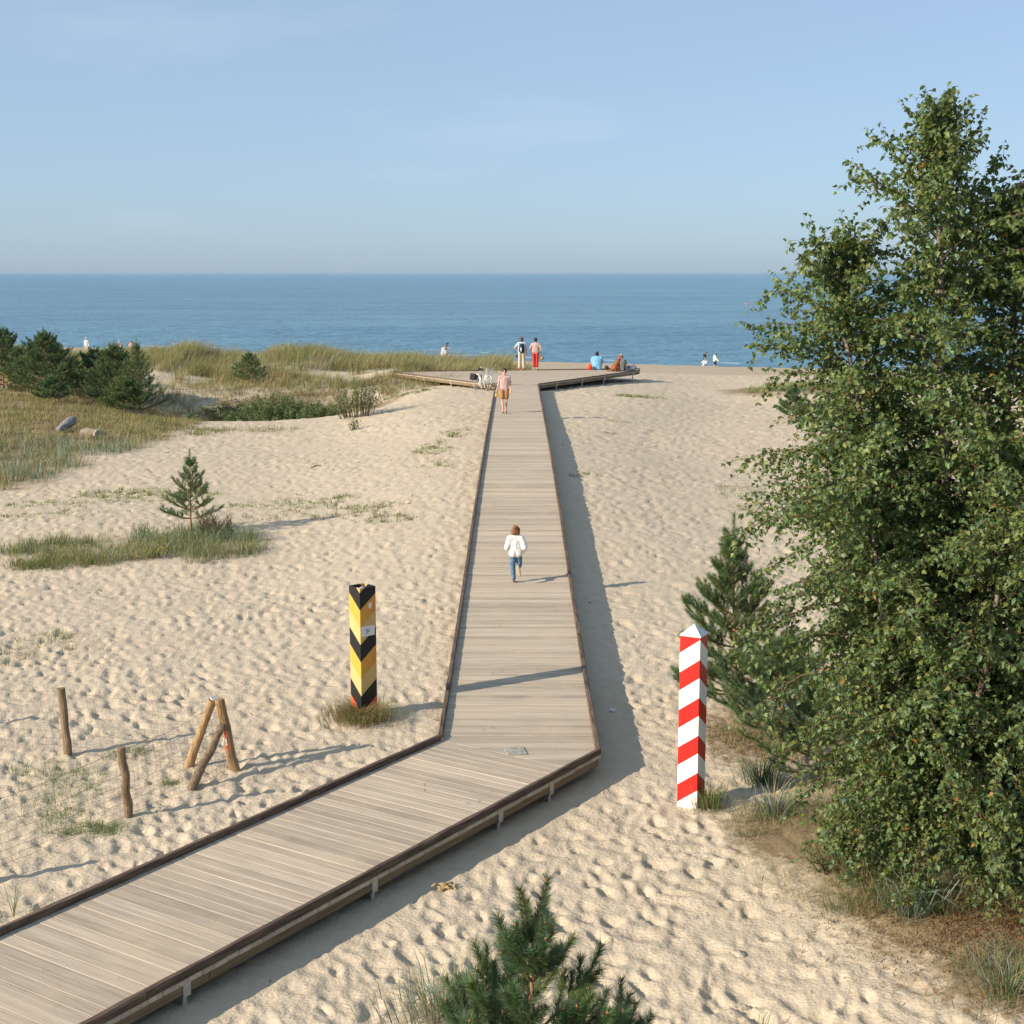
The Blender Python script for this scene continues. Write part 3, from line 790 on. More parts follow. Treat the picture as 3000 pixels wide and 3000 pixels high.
# ------------------------------------------------------------------ border posts
def stripe_mat(name, period, k, zref, bands, wear=None):
    # bands: list of (upper end of band as a share of the period, colour); s = (zref - z + k|x|) / period runs downwards
    m = bpy.data.materials.new(name); m.use_nodes = True
    N, L = nodes_of(m); b = N['Principled BSDF']; b.inputs['Roughness'].default_value = 0.45; b.inputs['Specular IOR Level'].default_value = 0.35
    tc = N.new('ShaderNodeTexCoord'); sp = N.new('ShaderNodeSeparateXYZ'); L.new(tc.outputs['Object'], sp.inputs[0])
    ab = N.new('ShaderNodeMath'); ab.operation = 'ABSOLUTE'; L.new(sp.outputs[0], ab.inputs[0])
    ml = N.new('ShaderNodeMath'); ml.operation = 'MULTIPLY_ADD'; ml.inputs[1].default_value = k; L.new(ab.outputs[0], ml.inputs[0])
    sb = N.new('ShaderNodeMath'); sb.operation = 'SUBTRACT'; sb.inputs[0].default_value = zref; L.new(sp.outputs[2], sb.inputs[1])
    L.new(sb.outputs[0], ml.inputs[2])
    dv = N.new('ShaderNodeMath'); dv.operation = 'DIVIDE'; dv.inputs[1].default_value = period; L.new(ml.outputs[0], dv.inputs[0])
    ad = N.new('ShaderNodeMath'); ad.operation = 'ADD'; ad.inputs[1].default_value = 10; L.new(dv.outputs[0], ad.inputs[0])
    fr = N.new('ShaderNodeMath'); fr.operation = 'FRACT'; L.new(ad.outputs[0], fr.inputs[0])
    rp = N.new('ShaderNodeValToRGB'); rp.color_ramp.interpolation = 'CONSTANT'
    el = rp.color_ramp.elements
    el[0].position = 0; el[0].color = (*bands[0][1], 1)
    el[1].position = bands[0][0]; el[1].color = (*bands[1][1], 1)
    for i in range(1, len(bands) - 1):
        e = el.new(bands[i][0]); e.color = (*bands[i + 1][1], 1)
    L.new(fr.outputs[0], rp.inputs[0])
    nz = N.new('ShaderNodeTexNoise'); nz.inputs['Scale'].default_value = 9; nz.inputs['Detail'].default_value = 6; L.new(tc.outputs['Object'], nz.inputs['Vector'])
    mr = N.new('ShaderNodeMapRange'); mr.inputs['To Min'].default_value = 0.86; mr.inputs['To Max'].default_value = 1.1; L.new(nz.outputs['Fac'], mr.inputs['Value'])
    sc = N.new('ShaderNodeVectorMath'); sc.operation = 'SCALE'; L.new(rp.outputs[0], sc.inputs[0]); L.new(mr.outputs[0], sc.inputs['Scale'])
    cur = sc.outputs[0]
    if wear:
        # red paint of the middle band has bleached to yellow except low down and in patches
        g1 = N.new('ShaderNodeMath'); g1.operation = 'GREATER_THAN'; g1.inputs[1].default_value = wear[0]; L.new(fr.outputs[0], g1.inputs[0])
        g2 = N.new('ShaderNodeMath'); g2.operation = 'LESS_THAN'; g2.inputs[1].default_value = wear[1]; L.new(fr.outputs[0], g2.inputs[0])
        gm = N.new('ShaderNodeMath'); gm.operation = 'MULTIPLY'; L.new(g1.outputs[0], gm.inputs[0]); L.new(g2.outputs[0], gm.inputs[1])
        zz = N.new('ShaderNodeMapRange'); zz.inputs['From Min'].default_value = 0.62; zz.inputs['From Max'].default_value = 0.40; L.new(sp.outputs[2], zz.inputs['Value'])
        xx = N.new('ShaderNodeMapRange'); xx.inputs['From Min'].default_value = 0.02; xx.inputs['From Max'].default_value = 0.24; xx.inputs['To Max'].default_value = 1.1; L.new(sp.outputs[0], xx.inputs['Value'])
        nw_ = N.new('ShaderNodeTexNoise'); nw_.inputs['Scale'].default_value = 4.5; nw_.inputs['Detail'].default_value = 4; L.new(tc.outputs['Object'], nw_.inputs['Vector'])
        xm = N.new('ShaderNodeMath'); xm.operation = 'MULTIPLY'; L.new(xx.outputs[0], xm.inputs[0]); L.new(nw_.outputs['Fac'], xm.inputs[1])
        mxx = N.new('ShaderNodeMath'); mxx.operation = 'MAXIMUM'; L.new(zz.outputs[0], mxx.inputs[0]); L.new(xm.outputs[0], mxx.inputs[1])
        fm = N.new('ShaderNodeMath'); fm.operation = 'MULTIPLY'; L.new(mxx.outputs[0], fm.inputs[0]); L.new(gm.outputs[0], fm.inputs[1])
        mw = N.new('ShaderNodeMixRGB'); mw.inputs['Color2'].default_value = (0.72, 0.11, 0.04, 1); L.new(fm.outputs[0], mw.inputs['Fac']); L.new(cur, mw.inputs['Color1'])
        cur = mw.outputs[0]
    L.new(cur, b.inputs['Base Color'])
    return m

def square_tube(mb, a, z0, z1, wall=None):
    r = a / math.sqrt(2); c = 0.004
    # square seen corner-on, front corner at -y, with a fine chamfer
    cor = []
    for k, (x, y_) in enumerate([(0, -r), (r, 0), (0, r), (-r, 0)]):
        px, py = [(r, 0), (0, r), (-r, 0), (0, -r)][(k + 2) % 4], [(r, 0), (0, r), (-r, 0), (0, -r)][k]
        for tx, ty in (px, py):
            d = math.hypot(tx - x, ty - y_); cor.append((x + (tx - x) / d * c, y_ + (ty - y_) / d * c))
    m = len(cor)
    v = [(x, y_, z0) for x, y_ in cor] + [(x, y_, z1) for x, y_ in cor]
    q = [(i, (i + 1) % m, m + (i + 1) % m, m + i) for i in range(m)]
    if wall:
        s = (r - wall) / r
        v += [(x * s, y_ * s, z1) for x, y_ in cor] + [(x * s, y_ * s, z1 - 0.16) for x, y_ in cor]
        q += [(m + i, m + (i + 1) % m, 2 * m + (i + 1) % m, 2 * m + i) for i in range(m)] + [(2 * m + i, 2 * m + (i + 1) % m, 3 * m + (i + 1) % m, 3 * m + i) for i in range(m)]
        mb.add(v, q)
    else:
        mb.add(v, q, [(m, m + i, m + i + 1) for i in range(1, m - 1)])
    return cor

GP = (-2.04, 19.49); gz = float(ground(*GP))
YEL = (0.62, 0.35, 0.055); PALE = (0.60, 0.41, 0.165); BLK = (0.014, 0.014, 0.013)
H_G = 1.665 - gz
M['stripe_g'] = stripe_mat('black, faded red and gold bands', 0.72, 1.17, H_G - 0.065, [(0.333, BLK), (0.667, YEL), (1.0, PALE)], wear=(0.333, 0.667))
gpost = empty('border_post', (GP[0], GP[1], gz), R(-5))
tag(gpost, 'yellow and black striped square border post with open top and white sticker', 'post')
mb = MB(); square_tube(mb, 0.262, -0.3, H_G, 0.02)
mb.build('shaft', M['stripe_g'], gpost)
r_ = 0.262 / math.sqrt(2) - 0.02
mb = MB(); mb.add([(0, -r_, H_G - 0.10), (r_, 0, H_G - 0.10), (0, r_, H_G - 0.10), (-r_, 0, H_G - 0.10), (0, 0, H_G - 0.005)], None, [(0, 1, 4), (1, 2, 4), (2, 3, 4), (3, 0, 4)])
mb.build('top_cover', M['galv'], gpost)
# sticker on the right-hand face
def face_plate(mb, c0, u, n, u0, u1, z0, z1, th):
    # c0 corner, u along face, n outward
    pts = []
    for d in (0, th):
        for (a, zz) in ((u0, z0), (u1, z0), (u1, z1), (u0, z1)):
            pts.append((c0[0] + u[0] * a + n[0] * d, c0[1] + u[1] * a + n[1] * d, zz))
    mb.add(pts, [(4, 5, 6, 7), (0, 1, 5, 4), (1, 2, 6, 5), (2, 3, 7, 6), (3, 0, 4, 7)])
u = np.array([1, 1]) / math.sqrt(2); n_ = np.array([1, -1]) / math.sqrt(2); c0_ = (0, -0.262 / math.sqrt(2))
zs = H_G - 0.60
mb = MB(); face_plate(mb, c0_, u, n_, 0.02, 0.235, zs - 0.075, zs + 0.065, 0.004)
st = mb.build('sticker', M['paper'], gpost)
mb = MB(); rr = random.Random(4)
for a, zz, w_, h_ in ((0.08, 0.015, 0.07, 0.008), (0.075, 0.0, 0.05, 0.006), (0.10, -0.025, 0.035, 0.014), (0.12, -0.018, 0.03, 0.012), (0.085, -0.04, 0.03, 0.008)):
    face_plate(mb, (c0_[0] + n_[0] * 0.004, c0_[1] + n_[1] * 0.004), u, n_, a, a + w_, zs + zz, zs + zz + h_, 0.0015)
mk_ = mb.build('faded_print', M['grey_cloth'], st)
mb = MB(); mb.ell((c0_[0] + u[0] * 0.17 + n_[0] * 0.001, c0_[1] + u[1] * 0.17 + n_[1] * 0.001, H_G - 0.245), (0.03, 0.03, 0.03), nu=8, nv=5); mb.ell((c0_[0] + u[0] * 0.165 + n_[0] * 0.001, c0_[1] + u[1] * 0.165 + n_[1] * 0.001, H_G - 0.275), (0.022, 0.022, 0.026), nu=8, nv=5)
v_ = mb.v
for arr in v_:   # press the torn remnant flat against the face
    dd = (arr[:, 0] - c0_[0]) * n_[0] + (arr[:, 1] - c0_[1]) * n_[1]
    arr[:, 0] -= n_[0] * dd * 0.9; arr[:, 1] -= n_[1] * dd * 0.9
mb.build('torn_sticker', M['paper'], gpost)

PP = (2.08, 16.26); pz = float(ground(*PP))
H_P = 1.79 - pz
WHT = (0.80, 0.79, 0.76); RED = (0.50, 0.018, 0.011)
M['stripe_p'] = stripe_mat('red and white bands', 0.445, -1.02, H_P - 0.022, [(0.52, WHT), (1.0, RED)])
ppost = empty('border_post', (PP[0], PP[1], pz), R(17))
tag(ppost, 'red and white striped square border post with white pyramid top', 'post')
mb = MB(); cor = square_tube(mb, 0.247, -0.3, H_P)
mb.build('shaft', M['stripe_p'], ppost)
rp_ = 0.247 / math.sqrt(2) + 0.006
mb = MB(); ring = [(0, -rp_), (rp_, 0), (0, rp_), (-rp_, 0)]
v = [(x, y_, H_P + 0.0015) for x, y_ in ring] + [(x, y_, H_P + 0.012) for x, y_ in ring] + [(0, 0, H_P + 0.125)]
mb.add(v, [(i, (i + 1) % 4, 4 + (i + 1) % 4, 4 + i) for i in range(4)] + [(3, 2, 1, 0)], [(4 + i, 4 + (i + 1) % 4, 8) for i in range(4)])
mb.build('pyramid_cap', M['white_paint'], ppost)

# ------------------------------------------------------------------ plants
def blades(mb, root, h, az, lean, w, col, r, curl=0.55, split=False):
    n = len(root)
    d = np.stack([np.cos(az), np.sin(az), np.zeros(n)], 1)
    wa = r.uniform(0, 2 * math.pi, n)
    wd = np.stack([np.cos(wa), np.sin(wa), np.zeros(n)], 1) * (w / 2)[:, None]
    up = np.array([0, 0, 1.0])
    mid = root + up * (h * 0.55)[:, None] + d * (h * lean * 0.28)[:, None]
    tip = root + up * (h * np.clip(1 - 0.45 * lean ** 1.5, 0.15, 1))[:, None] + d * (h * lean)[:, None]
    v = np.stack([root - wd, root + wd, mid - wd * 0.8, mid + wd * 0.8, tip], 1).reshape(-1, 3)
    b = np.arange(n) * 5
    q = np.stack([b, b + 1, b + 3, b + 2], 1); t = np.stack([b + 2, b + 3, b + 4], 1)
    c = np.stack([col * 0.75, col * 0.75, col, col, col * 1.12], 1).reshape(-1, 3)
    mb.add(v, q, t, c)

STRAW = np.array([0.40, 0.325, 0.165]); OLIVE = np.array([0.215, 0.222, 0.088]); GREEN = np.array([0.115, 0.178, 0.055]); BLUEG = np.array([0.20, 0.255, 0.20]); RUST = np.array([0.26, 0.13, 0.055]); FRESH = np.array([0.16, 0.235, 0.055])
def palette(r, n, cols, wts, jit=0.18):
    k = r.choice(len(cols), n, p=np.array(wts) / sum(wts))
    return np.array(cols)[k] * r.uniform(1 - jit, 1 + jit, (n, 1)) * r.uniform(0.93, 1.07, (n, 3))
def sample_patch(r, n, cx, cy, rx, ry, edge=0.35, nscale=1.2, seed=0):
    a = r.uniform(0, 2 * math.pi, n * 2); d = np.sqrt(r.uniform(0, 1.5, n * 2))
    x = cx + rx * d * np.cos(a); y = cy + ry * d * np.sin(a)
    nz = fbm(x / nscale, y / nscale, seed + 200, 4) * 2
    keep = (d + edge * nz * 2) < 1.0
    return x[keep][:n], y[keep][:n]
def tussocks(mb, r, x, y, per, spread, hr, lean0, leanj, w, cols, wts, windaz=0.2, windw=0.5):
    m = len(x)
    n = m * per
    bx = np.repeat(x, per); by = np.repeat(y, per)
    a = r.uniform(0, 2 * math.pi, n); d = np.abs(r.normal(0, 1, n)) * spread
    px = bx + d * np.cos(a); py = by + d * np.sin(a)
    pz = ground(px, py) - 0.03
    hs = np.repeat(r.uniform(0.7, 1.15, m) * (0.55 + 1.0 * np.clip(fbm(x / 1.1, y / 1.1, 333, 3) + 0.45, 0, 1)), per)
    h = r.uniform(*hr, n) * hs
    vx = np.cos(a) * (1 - windw) + math.cos(windaz) * windw; vy = np.sin(a) * (1 - windw) + math.sin(windaz) * windw
    az = np.arctan2(vy, vx)
    lean = np.clip(lean0 + np.abs(r.normal(0, leanj, n)) + d / (spread + 1e-6) * 0.06, 0, 1.4)
    tc = np.repeat(palette(r, m, cols, wts, 0.1), per, axis=0)
    col = 0.55 * tc + 0.45 * palette(r, n, cols, wts)
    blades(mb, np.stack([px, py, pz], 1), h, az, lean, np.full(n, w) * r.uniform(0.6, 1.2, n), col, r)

def stuff(mb, name, label, cat, m='grass'):
    return tag(mb.build(name, M[m], smooth=True), label, cat, kind='stuff')

# marram on the foredune
r = np.random.default_rng(21)
mb = MB()
x = r.uniform(-38, 1.0, 6600); y = r.uniform(71.5, 97, 6600)
msk = fbm(x / 3.6, y / 3.0, 300, 3) * 1.25 + 0.26 + 0.2 * sstep(78, 86, y) - 0.35 * sstep(-6, 0, x) - 0.30 * sstep(96, 98.5, y)
# bare blow-outs on the dune front
for cx, cy, rx, ry in ((-20, 82, 1.9, 2.2), (-13.5, 83.5, 2.2, 1.9), (-9.0, 80, 2.0, 1.2), (-25.5, 90, 1.2, 4)):
    msk = msk - 0.9 * np.exp(-((x - cx) / rx) ** 2 - ((y - cy) / ry) ** 2)
inplat = (y > 77) & (x > -6.8) & (y < 80.5)
k = (msk > 0.10) & ~inplat
x = x[k]; y = y[k]
tall = y > 81
tussocks(mb, r, x[tall], y[tall], 17, 0.26, (0.55, 1.05), 0.25, 0.25, 0.017, [STRAW, OLIVE, STRAW * 0.8, BLUEG * 0.8], [3.2, 5, 1.5, 1.4], 0.15, 0.55)
tussocks(mb, r, x[~tall], y[~tall], 17, 0.24, (0.25, 0.7), 0.3, 0.3, 0.017, [STRAW, OLIVE, RUST * 0.9, GREEN], [3, 4.5, 1.2, 1.6], 0.2, 0.4)
tx_ = r.uniform(-36, -2.5, 170); ty_ = 75 + 17 * r.uniform(0, 1, 170) ** 0.8
k = ~((ty_ > 77) & (tx_ > -6.8) & (ty_ < 81.5))
tussocks(mb, r, tx_[k], ty_[k], 90, 0.42, (0.6, 1.15), 0.22, 0.28, 0.018, [STRAW, OLIVE, STRAW * 0.85, GREEN], [3.2, 5, 1.5, 1.6], 0.15, 0.4)
stuff(mb, 'dune_grass', 'tall straw and olive dune grass along the foredune crest', 'dune grass')

# dry meadow on the left
r = np.random.default_rng(22)
mb = MB()
x = r.uniform(-34, -9.5, 9000); y = r.uniform(39, 73, 9000)
ml = litter(x, y) * ((x + 22) ** 2 / 13 ** 2 + (y - 55) ** 2 / 20 ** 2 < 1.35)
k = (ml > 0.34) & (fbm(x / 1.3, y / 1.3, 411, 2) > -0.16)
x = x[k]; y = y[k]
tussocks(mb, r, x, y, 12, 0.26, (0.16, 0.42), 0.2, 0.3, 0.017, [STRAW, OLIVE, RUST, GREEN, STRAW * 0.75], [3.6, 4, 0.9, 1.7, 2], 0.2, 0.35)
stuff(mb, 'meadow_grass', 'dry brown meadow grass on the left below the pines', 'grass')
mb = MB()
x = r.uniform(-17.5, -10.5, 170); y = r.uniform(43, 52, 170); k = litter(x, y) > 0.3; x = x[k]; y = y[k]
tussocks(mb, r, x, y, 11, 0.3, (0.3, 0.65), 0.1, 0.3, 0.022, [BLUEG, BLUEG * 1.2, OLIVE], [4, 2, 1], 0.1, 0.2)
stuff(mb, 'lyme_grass', 'blue-green lyme grass at the edge of the dry meadow', 'grass')
mb = MB()
for cx, cy, rx, ry, n in ((-13.5, 56.5, 2.6, 1.3, 130), (-10.3, 57.5, 2.0, 0.7, 60), (-15.5, 61, 2.2, 1.5, 60)):
    x, y = sample_patch(r, n, cx, cy, rx, ry, seed=5)
    tussocks(mb, r, x, y, 10, 0.2, (0.12, 0.3), 0.2, 0.3, 0.016, [GREEN, OLIVE, STRAW], [3, 4, 2])
stuff(mb, 'grass_tongue', 'thin green grass reaching onto the sand by the bleached logs', 'grass')

# grass bank round the small pine
r = np.random.default_rng(23)
mb = MB()
x, y = sample_patch(r, 470, -8.75, 31.6, 2.75, 1.25, 0.55, 0.8, 9)
tussocks(mb, r, x, y, 15, 0.16, (0.16, 0.42), 0.2, 0.3, 0.010, [OLIVE, GREEN, STRAW, BLUEG, RUST], [3.4, 3, 2, 2.2, 0.7], 0.2, 0.3)
x, y = sample_patch(r, 150, -7.3, 33.0, 1.25, 1.1, 0.5, 0.8, 10)
tussocks(mb, r, x, y, 15, 0.16, (0.2, 0.5), 0.15, 0.3, 0.010, [BLUEG, GREEN, OLIVE], [4, 3, 2], 0.2, 0.3)
x, y = sample_patch(r, 90, -9.6, 30.4, 1.0, 0.5, 0.3, 0.7, 11)
tussocks(mb, r, x, y, 15, 0.15, (0.15, 0.35), 0.3, 0.3, 0.010, [GREEN, OLIVE, RUST], [4, 3, 1], 0.2, 0.3)
n = 110; x, y = sample_patch(r, n, -8.6, 31.0, 1.8, 0.8, 0.3, 0.6, 13)
n = len(x); zf = ground(x, y) + r.uniform(0.1, 0.28, n)
stuff(mb, 'grass_bank', 'grass bank of green, blue and straw blades below the young pine', 'grass')
mb = MB()
for i in range(n): mb.ell((x[i], y[i], zf[i]), (0.012, 0.012, 0.008), nu=5, nv=3)
tag(mb.build('yellow_flowers', M['yellow']), 'tiny yellow flowers scattered through the grass bank', 'flowers', kind='stuff')

# thin green herbs on the open sand
r = np.random.default_rng(24)
mb = MB()
HB = [(-10.2, 40.4, 1.7, 1.0, 150, FRESH), (-5.7, 38.0, 1.5, 0.9, 70, FRESH), (-4.6, 36.3, 1.6, 0.8, 50, OLIVE), (-2.9, 34.6, 0.55, 0.5, 26, GREEN), (-3.6, 36.6, 0.8, 0.6, 20, FRESH), (-2.5, 47, 0.55, 1.8, 55, FRESH),
      (-1.9, 51, 0.4, 1.0, 20, FRESH), (-2.2, 43, 0.4, 0.8, 18, FRESH), (-11.4, 36.6, 1.2, 0.7, 30, FRESH), (-12.2, 38.5, 1.0, 0.6, 30, FRESH), (5.8, 66.5, 0.9, 0.7, 60, FRESH), (2.0, 41, 0.4, 0.3, 8, OLIVE), (6.4, 40, 0.8, 1.0, 30, FRESH), (6.3, 37.2, 0.8, 0.6, 20, OLIVE),
      (-7.6, 23.8, 0.5, 0.5, 14, OLIVE), (-8.3, 22.8, 0.5, 0.6, 30, OLIVE), (-6.9, 77, 1.2, 0.5, 60, FRESH), (-4.9, 70.8, 1.0, 0.7, 55, FRESH), (-7.8, 75.5, 1.2, 0.7, 60, FRESH), (-5.9, 73.5, 0.8, 0.5, 40, FRESH), (3.5, 52, 0.3, 0.4, 8, FRESH), (4.2, 56, 0.4, 0.4, 8, FRESH)]
for cx, cy, rx, ry, n, c in HB:
    x, y = sample_patch(r, int(n * 1.7), cx, cy, rx * 1.15, ry * 1.15, 0.45, 0.5, int(cx * 7) % 90)
    w_ = 0.006 + 0.00022 * cy
    tussocks(mb, r, x, y, 9, 0.07, (0.06, 0.17), 0.3, 0.4, w_, [c, OLIVE, STRAW * 0.9], [4, 2, 1], 0.2, 0.2)
stuff(mb, 'sand_herbs', 'thin low green herbs scattered over the open sand', 'herbs')
r = np.random.default_rng(25)
mb = MB()
for cx, cy, rx, ry, n in ((-4.9, 17.9, 0.25, 0.2, 22), (-5.5, 16.6, 0.5, 0.5, 26), (-4.75, 15.3, 0.35, 0.2, 40), (-5.2, 15.8, 0.4, 0.3, 18), (-4.1, 16.8, 0.12, 0.1, 8), (-5.9, 17.4, 0.3, 0.3, 14), (-5.3, 17.0, 0.3, 0.3, 10)):
    x, y = sample_patch(r, n * 2, cx, cy, rx * 1.2, ry * 1.2, 0.3, 0.4, int(-cx * 9))
    tussocks(mb, r, x, y, 9, 0.045, (0.07, 0.18), 0.35, 0.4, 0.006, [GREEN, FRESH, OLIVE], [3, 3, 1], 0.2, 0.1)
stuff(mb, 'fence_herbs', 'sparse green sprigs growing inside the wire fence', 'herbs')

# margin under the birch
r = np.random.default_rng(26)
mb = MB()
def put(n, cx, cy, rx, ry, per, sp, hr, lean, w, cols, wts, sd):
    x, y = sample_patch(r, n, cx, cy, rx, ry, 0.35, 0.5, sd)
    tussocks(mb, r, x, y, per, sp, hr, lean, 0.35, w, cols, wts, -2.6, 0.25)
put(110, 3.0, 15.6, 0.8, 0.7, 12, 0.09, (0.14, 0.34), 0.55, 0.005, [STRAW, OLIVE, BLUEG, GREEN], [4, 2, 1, 1], 31)
put(140, 3.5, 14.2, 0.5, 0.6, 13, 0.08, (0.14, 0.36), 0.5, 0.005, [STRAW, GREEN, OLIVE, RUST], [4, 3, 2, 1], 32)
put(160, 3.9, 13.2, 0.8, 0.45, 13, 0.08, (0.14, 0.36), 0.5, 0.005, [STRAW, GREEN, OLIVE, BLUEG], [4, 3, 2, 1], 33)
put(170, 4.9, 12.9, 0.8, 0.5, 13, 0.08, (0.12, 0.3), 0.5, 0.005, [STRAW, RUST, OLIVE, GREEN], [3, 3, 2, 1], 34)
put(90, 4.5, 11.7, 0.7, 0.35, 12, 0.08, (0.12, 0.32), 0.6, 0.005, [BLUEG, OLIVE, STRAW, GREEN], [3, 3, 2, 1], 35)
put(70, 3.2, 18.6, 0.8, 0.5, 12, 0.08, (0.12, 0.35), 0.5, 0.006, [STRAW, OLIVE, RUST, GREEN], [4, 2, 2, 1], 36)
put(60, 3.9, 16.6, 0.6, 0.6, 12, 0.08, (0.12, 0.3), 0.5, 0.005, [STRAW, OLIVE, RUST], [4, 2, 2], 37)
put(40, 2.85, 13.9, 0.35, 0.6, 9, 0.06, (0.10, 0.26), 0.6, 0.004, [STRAW, OLIVE], [4, 2], 38)
stuff(mb, 'margin_grass', 'dry and green grass in front of and under the birch', 'grass')
mb = MB()
n = 5200
x, y = r.normal(4.7, 0.75, n), r.normal(12.5, 0.55, n)
zz = ground(x, y, True) + 0.006
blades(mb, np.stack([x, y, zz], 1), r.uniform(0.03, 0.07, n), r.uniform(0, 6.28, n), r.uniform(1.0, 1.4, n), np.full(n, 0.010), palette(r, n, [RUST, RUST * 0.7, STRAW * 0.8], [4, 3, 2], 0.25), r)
x, y = r.normal(3.3, 0.45, n // 3), r.normal(18.5, 0.5, n // 3)
zz = ground(x, y, True) + 0.006
blades(mb, np.stack([x, y, zz], 1), r.uniform(0.03, 0.07, len(x)), r.uniform(0, 6.28, len(x)), r.uniform(1.0, 1.4, len(x)), np.full(len(x), 0.010), palette(r, len(x), [RUST * 1.2, RUST, STRAW * 0.8], [4, 3, 2], 0.25), r)
stuff(mb, 'leaf_litter', 'brown fallen leaves and needles under the birch and pine', 'leaf litter')
mb = MB()
x, y = sample_patch(r, 240, 14.6, 74, 3.6, 2.4, 0.3, 1.5, 41)
tussocks(mb, r, x, y, 14, 0.22, (0.2, 0.5), 0.3, 0.3, 0.018, [OLIVE, GREEN, STRAW], [3, 3, 2], 0.2, 0.5)
stuff(mb, 'shore_grass', 'green grass on the low dune right of the far platform', 'dune grass')

# single tufts that can be counted
def tuft(name, label, cx, cy, n, sp, hr, lean, leanj, w, cols, wts, seed, group=None, windaz=0.2, windw=0.1):
    r = np.random.default_rng(seed)
    mb = MB(); gz_ = float(ground(cx, cy))
    a = r.uniform(0, 2 * math.pi, n); d = np.abs(r.normal(0, 1, n)) * sp
    x = cx + d * np.cos(a); y = cy + d * np.sin(a)
    az = np.arctan2(np.sin(a) * (1 - windw) + math.sin(windaz) * windw, np.cos(a) * (1 - windw) + math.cos(windaz) * windw) + r.normal(0, 0.4, n)
    z = ground(x, y) - 0.02
    col = palette(r, n, cols, wts)
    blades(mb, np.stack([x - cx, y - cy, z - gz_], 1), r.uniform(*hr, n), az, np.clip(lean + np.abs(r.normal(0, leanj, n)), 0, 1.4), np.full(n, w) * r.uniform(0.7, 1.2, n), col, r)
    o = mb.build(name, M['grass'], smooth=True, loc=(cx, cy, gz_))
    return tag(o, label, 'grass', group)
tuft('grass_tuft', 'bushy straw and green grass tuft round the yellow and black post', GP[0] - 0.02, GP[1] - 0.20, 1700, 0.24, (0.18, 0.45), 0.55, 0.4, 0.006, [STRAW, RUST * 1.1, OLIVE, GREEN], [3.2, 2.2, 3, 2], 51)
tuft('grass_tuft', 'small green grass tuft at the foot of the red and white post', PP[0] + 0.20, PP[1] - 0.14, 420, 0.11, (0.14, 0.42), 0.2, 0.4, 0.006, [GREEN, OLIVE, STRAW], [4, 3, 1.5], 52)
tuft('grass_tuft', 'dark blue-green grass clump right of the red and white post', 3.02, 16.95, 260, 0.14, (0.25, 0.6), 0.35, 0.45, 0.008, [BLUEG * 0.8, GREEN, OLIVE], [4, 3, 1], 53)
tuft('grass_tuft', 'spread blue-green grass clump between the post and the birch', 2.95, 15.75, 130, 0.10, (0.25, 0.6), 0.45, 0.4, 0.010, [BLUEG * 1.1, BLUEG, STRAW], [4, 3, 2], 54)
tuft('grass_tuft', 'long pale blue-green blades sprawling in front of the birch', 3.72, 12.85, 90, 0.12, (0.3, 0.7), 0.6, 0.4, 0.012, [BLUEG * 1.15, BLUEG, OLIVE], [4, 3, 1], 55)
tuft('grass_tuft', 'pale blue-green grass clump beside the foreground pine', -0.55, 11.3, 420, 0.30, (0.25, 0.6), 0.35, 0.4, 0.008, [BLUEG * 1.05, OLIVE, STRAW, BLUEG * 0.8], [4, 2, 2, 2], 56)
tuft('grass_tuft', 'grass clump cut by the lower right corner of the view', 4.1, 11.35, 300, 0.22, (0.15, 0.4), 0.5, 0.4, 0.007, [BLUEG, OLIVE, GREEN, STRAW], [3, 3, 2, 2], 57)
tuft('grass_tuft', 'few thin green blades by the left end of the near kerb', -4.75, 13.1, 22, 0.12, (0.2, 0.45), 0.3, 0.4, 0.007, [GREEN, OLIVE], [3, 2], 58)
tuft('grass_tuft', 'few thin green blades on the sand at the bottom right', 1.95, 10.95, 16, 0.10, (0.15, 0.35), 0.4, 0.4, 0.007, [GREEN, OLIVE], [3, 2], 59)

# ------------------------------------------------------------------ pines
def unit(v): return v / (np.linalg.norm(v) + 1e-9)
def needles(segs, r, nlen, nwid, dens, cols, wts, spread=0.85):
    # segs: list of (p0, p1); needles brush forward round each shoot
    P0 = np.array([s[0] for s in segs]); P1 = np.array([s[1] for s in segs])
    ln = np.linalg.norm(P1 - P0, axis=1)
    cnt = np.maximum(8, (ln * dens).astype(int))
    k = np.repeat(np.arange(len(segs)), cnt); n = len(k)
    t = r.uniform(0.0, 1.03, n)[:, None]
    ax = ((P1 - P0) / (ln[:, None] + 1e-9))[k]
    base = P0[k] * (1 - t) + P1[k] * t
    rv = r.normal(0, 1, (n, 3)); rv -= ax * (rv * ax).sum(1)[:, None]; rv /= np.linalg.norm(rv, axis=1)[:, None] + 1e-9
    sp = r.uniform(spread * 0.6, spread * 1.25, n)[:, None]
    d = ax * np.cos(sp) + rv * np.sin(sp)
    L_ = nlen * r.uniform(0.75, 1.2, n)[:, None]
    side = np.cross(d, r.normal(0, 1, (n, 3))); side /= np.linalg.norm(side, axis=1)[:, None] + 1e-9
    side = side * (nwid / 2)
    v = np.stack([base - side, base + side, base + d * L_], 1).reshape(-1, 3)
    b = np.arange(n) * 3
    tr = np.stack([b, b + 1, b + 2], 1)
    segc = palette(r, len(segs), cols, wts, 0.15)
    c = segc[k] * r.uniform(0.85, 1.15, (n, 1))
    c = np.repeat(c, 3, axis=0)
    return v, tr, c

